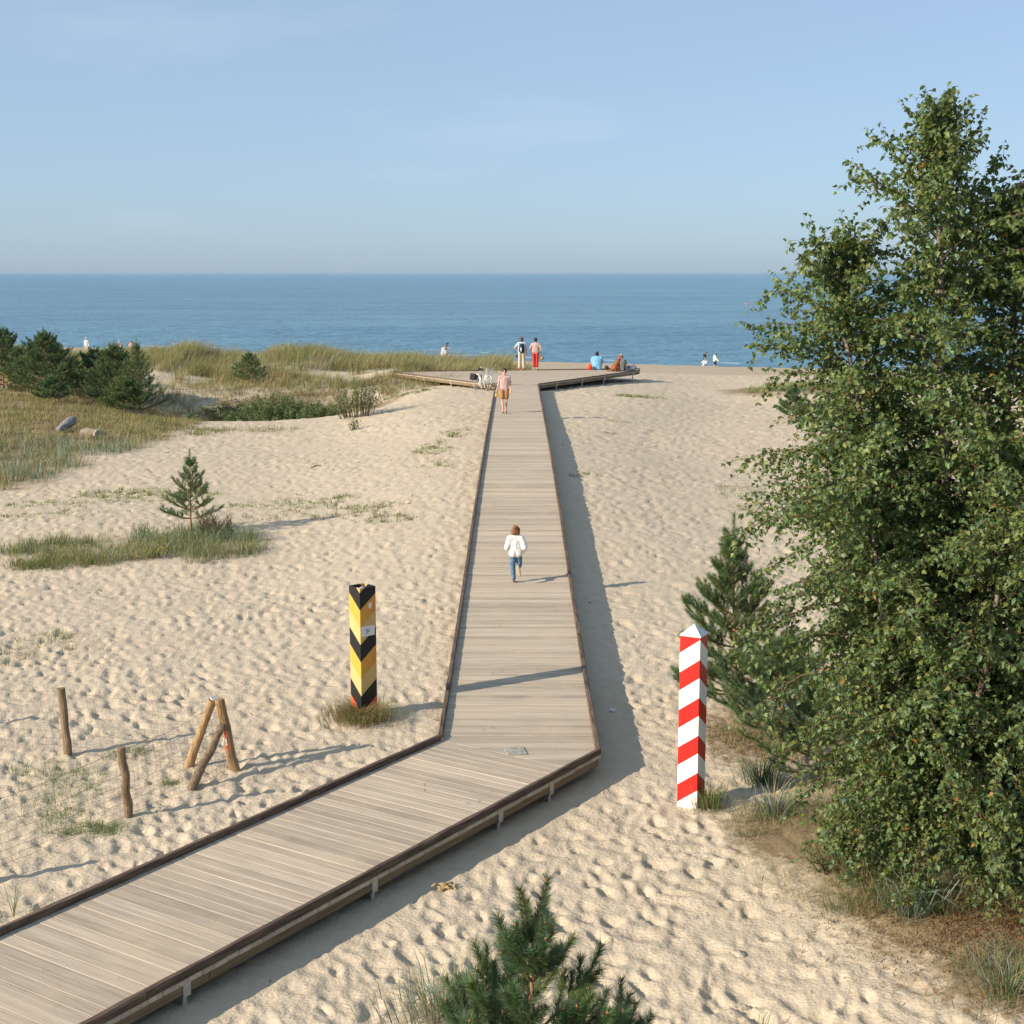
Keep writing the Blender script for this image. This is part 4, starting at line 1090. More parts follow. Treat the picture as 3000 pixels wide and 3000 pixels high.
NG = [np.array([0.120, 0.180, 0.068]), np.array([0.092, 0.155, 0.075]), np.array([0.165, 0.205, 0.065])]
def pine(label, loc, H, Rad, seed, whorls=8, nlen=0.06, nwid=0.004, dens=260, group='pines', lean=(0, 0), low=0.06, side_n=4, buds=False, bare=(9, 9), trunk_r=None, cols=NG, wts=(3, 3, 1), name='pine_tree', asym=0.0, double=False, nb0=5, leadlen=None):
    r = np.random.default_rng(seed)
    root = empty(name, loc)
    tag(root, label, 'pine tree', group)
    tr_ = trunk_r or 0.018 * H
    lead = leadlen or 0.09 * H + 0.12
    wood = MB(); segs = []; tips = []
    tz = np.linspace(-0.15, H - lead, 9)
    th_ = np.clip(tz / H, 0, 1)
    tx = lean[0] * th_ ** 1.3 + 0.012 * H * np.sin(tz / H * 5 + seed) * 0.6; ty = lean[1] * th_ ** 1.3
    tp = np.stack([tx, ty, tz], 1)
    wood.tube(tp, np.linspace(tr_, tr_ * 0.3, 9), 7)
    def at(z): return np.array([np.interp(z, tz, tx), np.interp(z, tz, ty), z])
    for i in range(whorls):
        f = low + (0.97 - low) * (i + 0.5) / whorls
        z = f * (H - lead); nb = nb0 + (1 if r.random() < 0.5 else 0); ph = r.uniform(0, 6.28)
        for b in range(nb):
            az = ph + 2 * math.pi * b / nb + r.normal(0, 0.15)
            rel = 1 - f
            L_ = Rad * (0.07 + 1.0 * rel ** 0.95) * r.uniform(0.75, 1.15) * (1 + asym * math.cos(az))
            el = R(2 + 50 * f) + r.normal(0, 0.08)
            d0 = np.array([math.cos(az) * math.cos(el), math.sin(az) * math.cos(el), math.sin(el)])
            p = at(z); pts = [p]; d = d0.copy()
            for s in range(4):
                p = p + d * L_ / 4; d = unit(d + np.array([0, 0, 0.10]) + r.normal(0, 0.05, 3)); pts.append(p)
            pts = np.array(pts)
            wood.tube(pts, np.linspace(tr_ * (0.28 + 0.3 * rel), tr_ * 0.10, 5), 5)
            if bare[0] < f < bare[1] and r.random() < 0.6: st0 = 3
            else: st0 = 1
            for s in range(st0, 4): segs.append((pts[s], pts[s + 1]))
            tl = 0.08 + 0.06 * Rad * r.uniform(0.7, 1.2)
            tip = pts[4] + unit(d + np.array([0, 0, 0.35])) * tl
            segs.append((pts[4], tip)); tips.append(tip)
            for k in range(side_n):
                q = 0.32 + 0.66 * (k + r.uniform(0, 1)) / side_n
                j = min(3, int(q * 4)); fr_ = q * 4 - j
                bp = pts[j] * (1 - fr_) + pts[j + 1] * fr_
                ax = unit(pts[j + 1] - pts[j]); sd = unit(np.cross(ax, [0, 0, 1])) * (1 if k % 2 else -1)
                sl = L_ * (0.20 + 0.30 * (1 - q)) * r.uniform(0.7, 1.25) + 0.05
                dd = unit(ax * 0.75 + sd * 0.75 + np.array([0, 0, 0.30]) + r.normal(0, 0.12, 3))
                m_ = bp + dd * sl * 0.55; e_ = m_ + unit(dd + np.array([0, 0, 0.45])) * sl * 0.5
                wood.tube([bp, m_, e_], [tr_ * 0.13, tr_ * 0.10, tr_ * 0.06], 4, False)
                segs.append((bp + (m_ - bp) * 0.3, m_)); segs.append((m_, e_)); tips.append(e_)
                if sl > 0.22 and r.random() < 0.7:
                    e2 = m_ + unit(dd - sd * 0.7 * (1 if r.random() < .5 else -1) + np.array([0, 0, 0.3])) * sl * 0.42
                    segs.append((m_, e2)); tips.append(e2)
    top = at(H - lead - 0.02)
    leads = [(0.0, 0.06, 1.0)] if not double else [(0.25, 0.2, 1.0), (0.2, -2.6, 0.9)]
    for (tlt, az, s_) in leads:
        e_ = top + np.array([math.sin(tlt) * math.cos(az), math.sin(tlt) * math.sin(az), math.cos(tlt)]) * lead * s_
        wood.tube([top, e_], [tr_ * 0.3, tr_ * 0.14], 5); segs.append((top, e_)); tips.append(e_)
    for k in range(4):
        az = k * 1.57 + r.uniform(0, 1); e_ = top + unit(np.array([math.cos(az) * 0.7, math.sin(az) * 0.7, 0.9])) * lead * r.uniform(0.45, 0.75)
        wood.tube([top, e_], [tr_ * 0.2, tr_ * 0.1], 4); segs.append((top, e_)); tips.append(e_)
    segs = [s for s in segs if min(s[0][2], s[1][2]) > -0.02]
    v, t, c = needles(segs, r, nlen, nwid, dens, cols, wts)
    wood.build('trunk', M['bark_pine'], root, smooth=True)
    cr = MB(); cr.add(v, None, t, c); cr.build('crown', M['needle'], root)
    if buds:
        bm_ = MB()
        for tp_ in [q_ for q_ in tips if r.random() < 0.55]: bm_.ell(tp_ + np.array([0, 0, 0.004]), (0.006, 0.006, 0.014), nu=6, nv=4)
        bm_.build('buds', M['bud'], root, smooth=True)['kind'] = 'stuff'
    return root
def gl(x, y): return (x, y, float(ground(x, y)))

GRP = 'young pines among the dunes'
pine('young pine cut by the bottom edge in the foreground, orange buds on its shoots', gl(0.10, 7.35), 2.92, 1.45, 401, whorls=7, nlen=0.070, nwid=0.0032, dens=1800, buds=True, side_n=6, trunk_r=0.030, double=True, group=GRP, low=0.1, wts=(3, 4, 0.6), leadlen=0.36, nb0=5)
pine('dark pine at the bottom edge, right of the budded foreground pine', gl(0.62, 7.6), 2.22, 0.85, 402, whorls=6, nlen=0.064, nwid=0.0032, dens=1600, side_n=5, trunk_r=0.024, group=GRP, wts=(1, 4, 0.2), leadlen=0.26)
pine('tall pine behind the red and white post, left of the birch', gl(3.12, 19.9), 2.85, 1.10, 403, whorls=10, nlen=0.07, nwid=0.005, dens=900, side_n=7, group=GRP, trunk_r=0.035, lean=(-0.05, 0), wts=(3, 1.5, 1.5))
pine('low spreading pine on the sand between striped post and birch', gl(3.6, 18.8), 1.45, 1.15, 404, whorls=7, nlen=0.07, nwid=0.005, dens=800, side_n=7, group=GRP, trunk_r=0.03, wts=(3, 4, 0.3))
pine('low dark pine half hidden by the left skirt of the birch', gl(3.75, 17.0), 1.35, 0.95, 405, whorls=7, nlen=0.06, nwid=0.005, dens=760, side_n=5, group=GRP, trunk_r=0.03, wts=(3, 2, 1))
pine('slim young pine standing alone on the left sand above the grass bank', gl(-7.56, 34.0), 1.95, 0.80, 406, whorls=7, nlen=0.075, nwid=0.008, dens=420, side_n=4, group=GRP, trunk_r=0.028, low=0.12, wts=(3, 2.5, 1.2), nb0=4)
far = dict(nlen=0.11, nwid=0.020, dens=170, side_n=7, group=GRP)
pine('dark tall pine at the left edge of the view', gl(-25.2, 72.5), 3.3, 2.2, 410, whorls=11, trunk_r=0.06, wts=(3, 4, 0.3), **far)
pine('dark pine filling the gap at the left edge behind the others', gl(-23.5, 74.0), 2.9, 2.1, 411, whorls=10, trunk_r=0.06, wts=(3, 4, 0.2), **far)
pine('pointed pine in the left group with a tall leading shoot', gl(-22.3, 70.0), 3.3, 2.15, 412, whorls=11, trunk_r=0.06, wts=(3, 3, 1), **far)
pine('dark low pine at the right end of the left group', gl(-20.2, 71.0), 2.4, 1.9, 413, whorls=9, trunk_r=0.05, wts=(3, 4, 0.2), **far)
pine('rounded little pine in the dry grass before the left group', gl(-20.9, 66.4), 1.3, 0.95, 414, whorls=6, trunk_r=0.03, wts=(3, 3, 1), **far)
pine('broad bushy pine left of the thin-stemmed one', gl(-18.55, 68.6), 2.95, 2.1, 415, whorls=11, trunk_r=0.05, wts=(3, 3, 0.8), **far)
pine('tall thin pine with a bare dark stem and sparse top', gl(-17.15, 67.2), 3.6, 1.5, 416, whorls=11, trunk_r=0.045, bare=(0.30, 0.62), wts=(3, 3, 1), low=0.05, nlen=0.10, nwid=0.018, dens=110, side_n=4, group=GRP)
pine('low fresh green pine in front of the thin-stemmed one', gl(-17.7, 66.6), 1.7, 1.3, 417, whorls=8, trunk_r=0.04, wts=(2, 1, 3), **far)
pine('small dark pine on the dune face beyond the hollow', gl(-13.9, 77.5), 1.75, 1.15, 418, whorls=6, trunk_r=0.04, wts=(3, 4, 0.2), nlen=0.12, nwid=0.022, dens=110, side_n=4, group=GRP)
pine('tiny pine at the far rim of the hollow', gl(-14.2, 64.6), 0.75, 0.6, 419, whorls=4, trunk_r=0.03, wts=(3, 3, 1), nlen=0.12, nwid=0.02, dens=120, side_n=3, group=GRP)
pine('small pine on the far right sand beside the birch', gl(11.65, 60.5), 1.5, 0.85, 420, whorls=6, trunk_r=0.035, wts=(3, 2, 1), **far)

# ------------------------------------------------------------------ broadleaf shrubs
def leaf_cloud(mb, P, r, ln, wd, cols, wts, droop=0.3, fold=0.15):
    n = len(P)
    a = r.uniform(0, 6.28, n)
    d = np.stack([np.cos(a), np.sin(a), r.normal(-droop, 0.45, n)], 1); d /= np.linalg.norm(d, axis=1)[:, None]
    s = np.cross(d, r.normal(0, 1, (n, 3)) * 0.55 + np.array([0, 0, 1.0])); s /= np.linalg.norm(s, axis=1)[:, None] + 1e-9
    nn = np.cross(s, d)
    L_ = (ln * r.uniform(0.7, 1.2, n))[:, None]; Wd = (wd * r.uniform(0.75, 1.15, n))[:, None] / 2
    b = P; w0 = P + d * L_ * 0.38; tip = P + d * L_ - nn * L_ * 0.12
    wl = w0 - s * Wd + nn * Wd * fold * 2; wr = w0 + s * Wd + nn * Wd * fold * 2
    m_ = P + d * L_ * 0.5
    v = np.stack([b, wr, m_, wl, tip], 1).reshape(-1, 3)
    i = np.arange(n) * 5
    t = np.concatenate([np.stack([i, i + 1, i + 2], 1), np.stack([i, i + 2, i + 3], 1), np.stack([i + 1, i + 4, i + 2], 1), np.stack([i + 2, i + 4, i + 3], 1)])
    c = np.repeat(palette(r, n, cols, wts, 0.2), 5, axis=0)
    mb.add(v, None, t, c)

def shrub(name, label, cx, cy, rx, ry, h, nst, nleaf, ln, wd, cols, wts, seed, cat='shrub', upright=0.6):
    r = np.random.default_rng(seed); z0 = float(ground(cx, cy)); root = empty(name, (cx, cy, z0)); tag(root, label, cat)
    wood = MB(); P = []
    for k in range(nst):
        a = r.uniform(0, 6.28); q = math.sqrt(r.uniform(0, 1))
        bx, by = rx * q * math.cos(a) * 0.55, ry * q * math.sin(a) * 0.55
        ex, ey = rx * q * math.cos(a), ry * q * math.sin(a)
        hh = h * r.uniform(0.55, 1.05) * (1 - 0.45 * q ** 2)
        bz = float(ground(cx + bx, cy + by)) - z0
        pts = np.array([[bx, by, bz - 0.05], [bx * 0.7 + ex * 0.3, by * 0.7 + ey * 0.3, bz + hh * 0.4], [ex * 0.7 + bx * 0.3, ey * 0.7 + by * 0.3, bz + hh * 0.75], [ex, ey, bz + hh]]) + np.array([[0, 0, 0]] + [list(r.normal(0, 0.04, 3)) for _ in range(3)])
        wood.tube(pts, [0.014, 0.011, 0.007, 0.004], 4, False)
        m_ = max(4, nleaf // nst); t = r.uniform(0.2, 1.0, m_); j = np.minimum((t * 3).astype(int), 2); f = (t * 3 - j)[:, None]
        P.append(pts[j] * (1 - f) + pts[j + 1] * f + r.normal(0, 0.05, (m_, 3)))
    wood.build('stems', M['twig_birch'], root, smooth=True)
    cr = MB(); leaf_cloud(cr, np.concatenate(P), r, ln, wd, cols, wts); cr.build('foliage', M['leaf'], root)
    return root
SG = [np.array([0.105, 0.16, 0.055]), np.array([0.16, 0.20, 0.08]), np.array([0.075, 0.125, 0.045])]
shrub('thicket', 'dense green thicket growing out of the sand hollow', -10.6, 65.6, 2.7, 1.7, 1.95, 170, 11000, 0.12, 0.055, SG, [2, 4, 0.6], 501)
shrub('thicket', 'low olive thicket behind the green one at the dune foot', -12.6, 71.5, 3.2, 1.6, 0.9, 110, 5200, 0.11, 0.05, [OLIVE * 0.8, SG[0], STRAW * 0.7], [3, 2, 2], 502)
shrub('thicket', 'small green thicket left of the slender willow', -8.3, 63.3, 1.1, 0.7, 0.75, 60, 2400, 0.10, 0.045, SG, [2, 3, 2], 503)
shrub('willow_shrub', 'slender silvery willow on the sand left of the boardwalk', -6.35, 60.2, 1.35, 0.8, 1.6, 46, 1700, 0.13, 0.045, [np.array([0.14, 0.17, 0.085]), np.array([0.10, 0.13, 0.05]), np.array([0.2, 0.21, 0.12])], [3, 3, 1], 504)
shrub('dry_bush', 'grey-brown dry bush leaning right of the lone young pine', -6.85, 33.2, 0.55, 0.4, 0.75, 70, 2400, 0.035, 0.012, [np.array([0.20, 0.165, 0.11]), np.array([0.26, 0.21, 0.14]), OLIVE], [3, 3, 1], 505)
shrub('herb_bush', 'small green bush under the skirt of the birch', 3.35, 13.95, 0.42, 0.42, 0.30, 40, 1500, 0.03, 0.012, [GREEN, GREEN * 0.8, FRESH], [3, 2, 2], 506)
shrub('herb_bush', 'dark green low bush on the sand beside the far mound', -6.0, 56.0, 0.35, 0.25, 0.5, 8, 120, 0.11, 0.04, SG, [2, 1, 2], 507)

# ------------------------------------------------------------------ birch
def birch():
    r = np.random.default_rng(77)
    bx, by = 4.35, 13.95
    z0 = float(ground(bx, by)); root = empty('birch_tree', (bx, by, z0))
    tag(root, 'large leafy birch tree with hanging branches on the right', 'birch tree')
    Ht = 7.56 - z0
    wood = MB(); twig = MB(); LP = []; TW = []
    # stems: (list of points, base radius, crown radius profile)
    stems = [
        ([(0, 0, -0.2), (-0.02, 0, 1.0), (-0.10, 0.05, 2.4), (-0.16, 0.05, 3.8), (-0.28, 0.0, 5.2), (-0.34, 0, 6.4), (-0.42, 0, Ht - 0.42)], 0.075, 1.0),
        ([(0.02, 0.02, 0.5), (-0.30, 0.15, 1.6), (-0.62, 0.25, 3.0), (-0.88, 0.30, 4.2), (-1.12, 0.35, 5.2), (-1.2, 0.35, 6.02)], 0.045, 0.72),
        ([(0, 0.05, 0.7), (0.30, 0.3, 2.0), (0.5, 0.4, 3.6), (0.55, 0.4, 5.2), (0.46, 0.3, 5.9), (0.5, 0.2, 6.4)], 0.05, 0.9),
        ([(0, -0.05, 0.4), (0.7, -0.1, 1.6), (1.25, -0.15, 3.0), (1.5, -0.1, 4.4), (1.5, 0, 5.4), (1.5, 0, 5.9)], 0.055, 0.9),
        ([(0, -0.05, 0.3), (-0.35, -0.35, 1.2), (-0.75, -0.55, 2.2), (-0.95, -0.6, 3.1), (-1.1, -0.65, 4.0)], 0.04, 1.0),
        ([(0, 0.1, 0.4), (-0.3, 0.6, 1.6), (-0.55, 0.9, 3.0), (-0.75, 1.0, 4.3)], 0.045, 1.0),
        ([(0, -0.08, 0.25), (-0.1, -0.5, 1.0), (0.0, -0.85, 2.0), (0.1, -0.95, 3.2), (0.1, -0.9, 4.2)], 0.04, 0.95),
        ([(0, -0.08, 0.25), (0.5, -0.55, 1.0), (0.9, -0.8, 2.0), (1.1, -0.9, 3.4), (1.1, -0.9, 4.6)], 0.04, 0.95),
    ]
    for si, (pts, rad, sc) in enumerate(stems):
        pts = np.array(pts, float)
        tt = np.linspace(0, 1, len(pts)); fine = np.linspace(0, 1, 22)
        # smooth curve through the points
        C = np.stack([np.interp(fine, tt, pts[:, k]) for k in range(3)], 1)
        for _ in range(2): C[1:-1] = 0.25 * C[:-2] + 0.5 * C[1:-1] + 0.25 * C[2:]
        C[1:-1] += r.normal(0, 0.012, (20, 3)) * np.array([1, 1, 0.2])
        wood.tube(C, rad * (1 - fine) ** 0.8 + 0.006, 8)
        hgt = C[-1][2]
        nbr = int(21 * (hgt - 0.2))
        for k in range(nbr):
            f = (k + r.uniform(0, 1)) / nbr
            f = 0.05 + 0.95 * f
            j = f * 21; i0 = min(20, int(j)); p = C[i0] + (C[i0 + 1] - C[i0]) * (j - i0)
            zrel = p[2] / Ht
            az = k * 2.399 + r.normal(0, 0.35)
            # crown half-width by height above ground
            prof = np.interp(p[2], [0, 0.6, 1.5, 2.6, 3.8, 4.6, 5.4, 6.2, 7.0, Ht], [1.25, 1.50, 1.50, 1.45, 1.50, 1.45, 1.30, 1.10, 0.85, 0.28])
            endf = 1 - 0.5 * sstep(0.80, 1.0, f)
            L_ = prof * sc * endf * (r.uniform(0.65, 1.12) if r.random() < 0.68 else r.uniform(0.22, 0.6))
            el = np.interp(f, [0, 0.5, 0.85, 1.0], [0.35, 0.60, 0.80, 1.15]) + r.normal(0, 0.12)
            d = np.array([math.cos(az) * math.cos(el), math.sin(az) * math.cos(el), math.sin(el)])
            q = [p]; stepn = 6
            g = np.interp(zrel, [0, 0.5, 0.8, 1.0], [0.34, 0.26, 0.12, 0.02])
            for s in range(stepn):
                p = p + d * L_ / stepn; q.append(p); d = unit(d + np.array([0, 0, -g]) + r.normal(0, 0.07, 3))
            q = np.array(q)
            q[:, 2] = np.maximum(q[:, 2], 0.22)
            twig.tube(q, np.linspace(0.010, 0.0025, 7) * (0.5 + L_ * 0.5), 5, False)
            # twigs that hang from the branch, and a whip at its end
            ntw = int(7 + 12 * L_)
            for m_ in range(ntw):
                u_ = 0.08 + 0.92 * (m_ + r.uniform(0, 1)) / ntw
                jj = u_ * stepn; a0 = min(stepn - 1, int(jj)); bp = q[a0] + (q[a0 + 1] - q[a0]) * (jj - a0)
                ax = unit(q[a0 + 1] - q[a0]); sd = r.normal(0, 1, 3); sd = unit(sd - ax * np.dot(sd, ax))
                hang = np.interp(zrel, [0, 0.5, 0.8, 1.0], [0.75, 0.6, 0.15, -0.45])
                dd = unit(ax * 0.7 + sd * 0.75 + np.array([0, 0, -hang * 0.4]))
                tl = r.uniform(0.14, 0.42) * (0.75 + 0.35 * (1 - zrel))
                w_ = [bp]; pp = bp.copy()
                for s in range(3):
                    pp = pp + dd * tl / 3; w_.append(pp); dd = unit(dd + np.array([0, 0, -0.42 * hang]) + r.normal(0, 0.1, 3))
                w_ = np.array(w_)
                w_[:, 2] = np.maximum(w_[:, 2], 0.12)
                TW.append(w_)
                nl = int(4 + tl * 26)
                tq = (np.arange(nl) + r.uniform(0, 1, nl)) / nl * 3; a1 = np.minimum(tq.astype(int), 2); ff = (tq - a1)[:, None]
                LP.append(w_[a1] * (1 - ff) + w_[a1 + 1] * ff + r.normal(0, 0.014, (nl, 3)))
            nl = 8; tq = r.uniform(3.5, 6, nl); a1 = np.minimum(tq.astype(int), 5); ff = (tq - a1)[:, None]
            LP.append(q[a1] * (1 - ff) + q[a1 + 1] * ff + r.normal(0, 0.012, (nl, 3)))
    LP = np.concatenate(LP)
    TW = np.array(TW); nT = len(TW); ax = TW[:, -1] - TW[:, 0]; ax /= np.linalg.norm(ax, axis=1)[:, None] + 1e-9
    u1 = np.cross(ax, r.normal(0, 1, (nT, 3))); u1 /= np.linalg.norm(u1, axis=1)[:, None] + 1e-9; u2 = np.cross(ax, u1)
    rr_ = np.array([0.0028, 0.0022, 0.0016, 0.001]); V = np.zeros((nT, 4, 3, 3))
    for c_ in range(3):
        an = c_ * 2.0944; V[:, :, c_] = TW + rr_[None, :, None] * (math.cos(an) * u1 + math.sin(an) * u2)[:, None, :]
    off = (np.arange(nT) * 12)[:, None]
    fq = np.array([(i * 3 + c_, i * 3 + (c_ + 1) % 3, (i + 1) * 3 + (c_ + 1) % 3, (i + 1) * 3 + c_) for i in range(3) for c_ in range(3)])
    twig.add(V.reshape(-1, 3), (off[:, :, None] + fq[None]).reshape(-1, 4))
    wood.build('trunk', M['bark_birch'], root, smooth=True)
    twig.build('twigs', M['twig_birch'], root, smooth=True)
    cr = MB()
    BL = [np.array([0.125, 0.178, 0.052]), np.array([0.095, 0.150, 0.062]), np.array([0.190, 0.225, 0.065]), np.array([0.16, 0.155, 0.03]), np.array([0.30, 0.14, 0.03])]
    leaf_cloud(cr, LP, r, 0.066, 0.050, BL, [5, 4, 2.0, 0.3, 0.04], droop=0.65, fold=0.18)
    cr.build('crown', M['leaf'], root)
    print('birch leaves', len(LP))
birch()

# ------------------------------------------------------------------ wire fence with round posts
def pole(name, p0, p1, r0, r1, m, root, seed, n=7, wob=0.012):
    r = np.random.default_rng(seed); p0 = np.array(p0, float); p1 = np.array(p1, float)
    t = np.linspace(0, 1, n)[:, None]; pts = p0 + (p1 - p0) * t
    pts[1:-1] += r.normal(0, wob, (n - 2, 3)) * np.array([1, 1, 0])
    mb = MB(); mb.tube(pts, np.linspace(r0, r1, n) * r.uniform(0.92, 1.08, n), 12)
    return mb.build(name, m, root, smooth=False)
fl = np.array([-3.50, 17.54, float(ground(-3.5, 17.54))])
fence = empty('wire_fence', fl)
tag(fence, 'rusty wire mesh fence on crooked round wooden posts, left of boardwalk', 'fence')
def fp(x, y, z): return np.array([x, y, z]) - fl
gA = lambda x, y: float(ground(x, y))
cornerT = (-3.57, 17.26, 0.73); cornerB = (-3.38, 17.26, gA(-3.38, 17.26) - 0.2)
c_post = pole('corner_post', fp(*cornerB), fp(*cornerT), 0.070, 0.062, M['polewood'], fence, 1)
pole('brace', fp(-4.06, 17.42, gA(-4.06, 17.42) - 0.12), fp(-3.67, 17.32, 0.70), 0.058, 0.052, M['polewood'], fence, 2, wob=0.004)
pole('brace', fp(-3.86, 16.45, gA(-3.86, 16.45) - 0.12), fp(-3.52, 17.16, 0.44), 0.058, 0.050, M['poledark'], fence, 3, wob=0.004)
pA_t = (-5.73, 17.97, 0.66); pA_b = (-5.66, 17.97, gA(-5.66, 17.97) - 0.2)
pB_t = (-4.36, 15.67, 0.65); pB_b = (-4.29, 15.67, gA(-4.29, 15.67) - 0.2)
pole('post', fp(*pA_b), fp(*pA_t), 0.052, 0.050, M['poledark'], fence, 4, wob=0.01)
pole('post', fp(*pB_b), fp(*pB_t), 0.054, 0.048, M['poledark'], fence, 5, wob=0.011)
pC_t = (-5.75, 13.6, 0.6); pC_b = (-5.7, 13.6, gA(-5.7, 13.6) - 0.2)
pole('post', fp(*pC_b), fp(*pC_t), 0.052, 0.048, M['poledark'], fence, 6, wob=0.02)
pD_t = (-8.1, 18.7, 0.6); pD_b = (-8.05, 18.7, gA(-8.05, 18.7) - 0.2)
pole('post', fp(*pD_b), fp(*pD_t), 0.052, 0.048, M['poledark'], fence, 7, wob=0.02)
def mesh_run(a_b, a_t, b_b, b_t, seed, nm):
    r = np.random.default_rng(seed); mb = MB()
    a_b, a_t, b_b, b_t = [np.array(v, float) for v in (a_b, a_t, b_b, b_t)]
    a_b = a_b + (a_t - a_b) * 0.2 / (a_t - a_b)[2]; b_b = b_b + (b_t - b_b) * 0.2 / (b_t - b_b)[2]
    hs = np.array([0.04, 0.13, 0.23, 0.34, 0.47, 0.62, 0.80, 0.96])
    n = 24; u_ = np.linspace(0, 1, n + 1)
    G = np.zeros((len(hs), n + 1, 3))
    for i, h in enumerate(hs):
        A = a_b + (a_t - a_b) * h; B = b_b + (b_t - b_b) * h
        G[i] = A + (B - A) * u_[:, None]
        G[i, :, 2] -= 0.035 * np.sin(u_ * math.pi) * (0.5 + h)
        G[i, 1:-1] += r.normal(0, 0.005, (n - 1, 3))
        mb.tube(G[i] - fl, 0.0021 if i < 7 else 0.003, 3, False)
    for j in range(1, n):
        mb.tube(G[:, j] - fl, 0.0014, 3, False)
    o = mb.build(nm, M['wire'], fence); o['kind'] = 'stuff'
mesh_run(cornerB, cornerT, pA_b, pA_t, 1, 'wire_mesh'); mesh_run(cornerB, cornerT, pB_b, pB_t, 2, 'wire_mesh'); mesh_run(pB_b, pB_t, pC_b, pC_t, 3, 'wire_mesh'); mesh_run(pA_b, pA_t, pD_b, pD_t, 4, 'wire_mesh')
# scrap of red and white tape tied to the corner post, and its pale cut top
def strip(mb, pts, w):
    pts = np.array(pts, float); n = len(pts); side = np.array([w / 2, 0, w * 0.12])
    v = np.concatenate([pts - side, pts + side]); mb.add(v, [(i, i + 1, n + i + 1, n + i) for i in range(n - 1)])
tape = MB(); strip(tape, [fp(-3.520, 17.183, 0.460), fp(-3.505, 17.172, 0.380), fp(-3.500, 17.169, 0.300)], 0.022); strip(tape, [fp(-3.505, 17.167, 0.300), fp(-3.480, 17.163, 0.190), fp(-3.465, 17.164, 0.110)], 0.020)
tp_ = tape.build('barrier_tape', M['red_plastic'], fence)
tape = MB(); strip(tape, [fp(-3.525, 17.160, 0.420), fp(-3.510, 17.157, 0.340)], 0.020); strip(tape, [fp(-3.495, 17.157, 0.260), fp(-3.480, 17.154, 0.180)], 0.018); strip(tape, [fp(-3.510, 17.163, 0.280), fp(-3.535, 17.157, 0.180)], 0.014)
tape.build('white_stripe', M['paper'], tp_)
mb = MB(); mb.tube([fp(-3.66, 17.315, 0.718), fp(-3.655, 17.313, 0.728)], 0.042, 10); mb.build('pale_cut_end', M['paper'], fence)

# ------------------------------------------------------------------ driftwood and small finds on the sand
def log(name, label, p, ln, r0, rz, tilt, m, seed, hollow=False):
    z = float(ground(p[0], p[1])); root = empty(name, (p[0], p[1], z), rz); tag(root, label, 'driftwood')
    r = np.random.default_rng(seed); n = 9; t = np.linspace(0, 1, n)
    pts = np.stack([t * ln * math.cos(tilt), 0.02 * np.sin(t * 4), r0 * 0.45 + t * ln * math.sin(tilt)], 1)
    rad = r0 * (1 + 0.10 * np.sin(t * 7 + seed)); rad[0] *= 0.8; rad[-1] *= 0.72
    mb = MB(); mb.tube(pts, rad, 14)
    mb.v[0][:len(pts) * 14] += r.normal(0, r0 * 0.10, (len(pts) * 14, 3))
    mb.build('log', m, root, smooth=True)
    if hollow:
        mb = MB()
        for k in range(9):
            a = k * 0.7; q = pts[-1] + np.array([0.03, math.cos(a) * r0 * 0.55, math.sin(a) * r0 * 0.55]); mb.ell(q, (0.07, 0.085 * r.uniform(.7, 1.2), 0.075), nu=7, nv=5)
        mb.build('broken_end', M['stone'], root, smooth=True)
log('driftwood_log', 'blue-grey bleached log leaning up in the dry meadow', (-16.98, 54.6), 0.90, 0.16, R(62), R(24), M['drift_blue'], 3)
log('driftwood_stump', 'stubby bleached log with broken pale end in the dry meadow', (-15.95, 54.1), 0.90, 0.20, R(-38), R(2), M['drift_brown'], 5, True)
def lump(name, label, cat, x, y, rr, m, seed, sq=(1, 0.8, 0.6)):
    r = np.random.default_rng(seed); mb = MB(); mb.ell((0, 0, 0), np.array(sq) * rr, nu=12, nv=8)
    v = mb.v[0]; v += (vnoise(v[:, 0] / rr * 2 + seed, v[:, 1] / rr * 2 + v[:, 2] / rr, seed) - 0.5)[:, None] * v * 0.9
    o = mb.build(name, m, smooth=True, loc=(x, y, float(ground(x, y, True)) + rr * sq[2] * 0.5), rz=seed); return tag(o, label, cat)
lump('crumpled_paper', 'crumpled white paper scrap in the shadow right of the boardwalk', 'litter', 1.42, 19.95, 0.045, M['paper'], 3)
lump('beach_stone', 'small pale stone lying on the sand at the lower right', 'stone', 2.05, 12.35, 0.07, M['stone'], 5, (1.3, 0.8, 0.4))
mb = MB(); r = np.random.default_rng(8)
for k in range(16):
    a = r.uniform(0, 6.28); c = r.normal(0, 0.035, 3) * np.array([1.5, 0.7, 0.25]); dd = np.array([math.cos(a), math.sin(a) * 0.6, r.uniform(0, .4)]) * 0.045
    mb.tube([c - dd, c + np.array([0, 0, .02]), c + dd], [0.010, 0.014, 0.004], 5)
tag(mb.build('dry_seaweed', M['straw'], smooth=True, loc=(-0.66, 13.92, float(ground(-0.66, 13.92, True)) + 0.02)), 'dry brown seaweed clump on the sand near the lower boardwalk edge', 'seaweed')
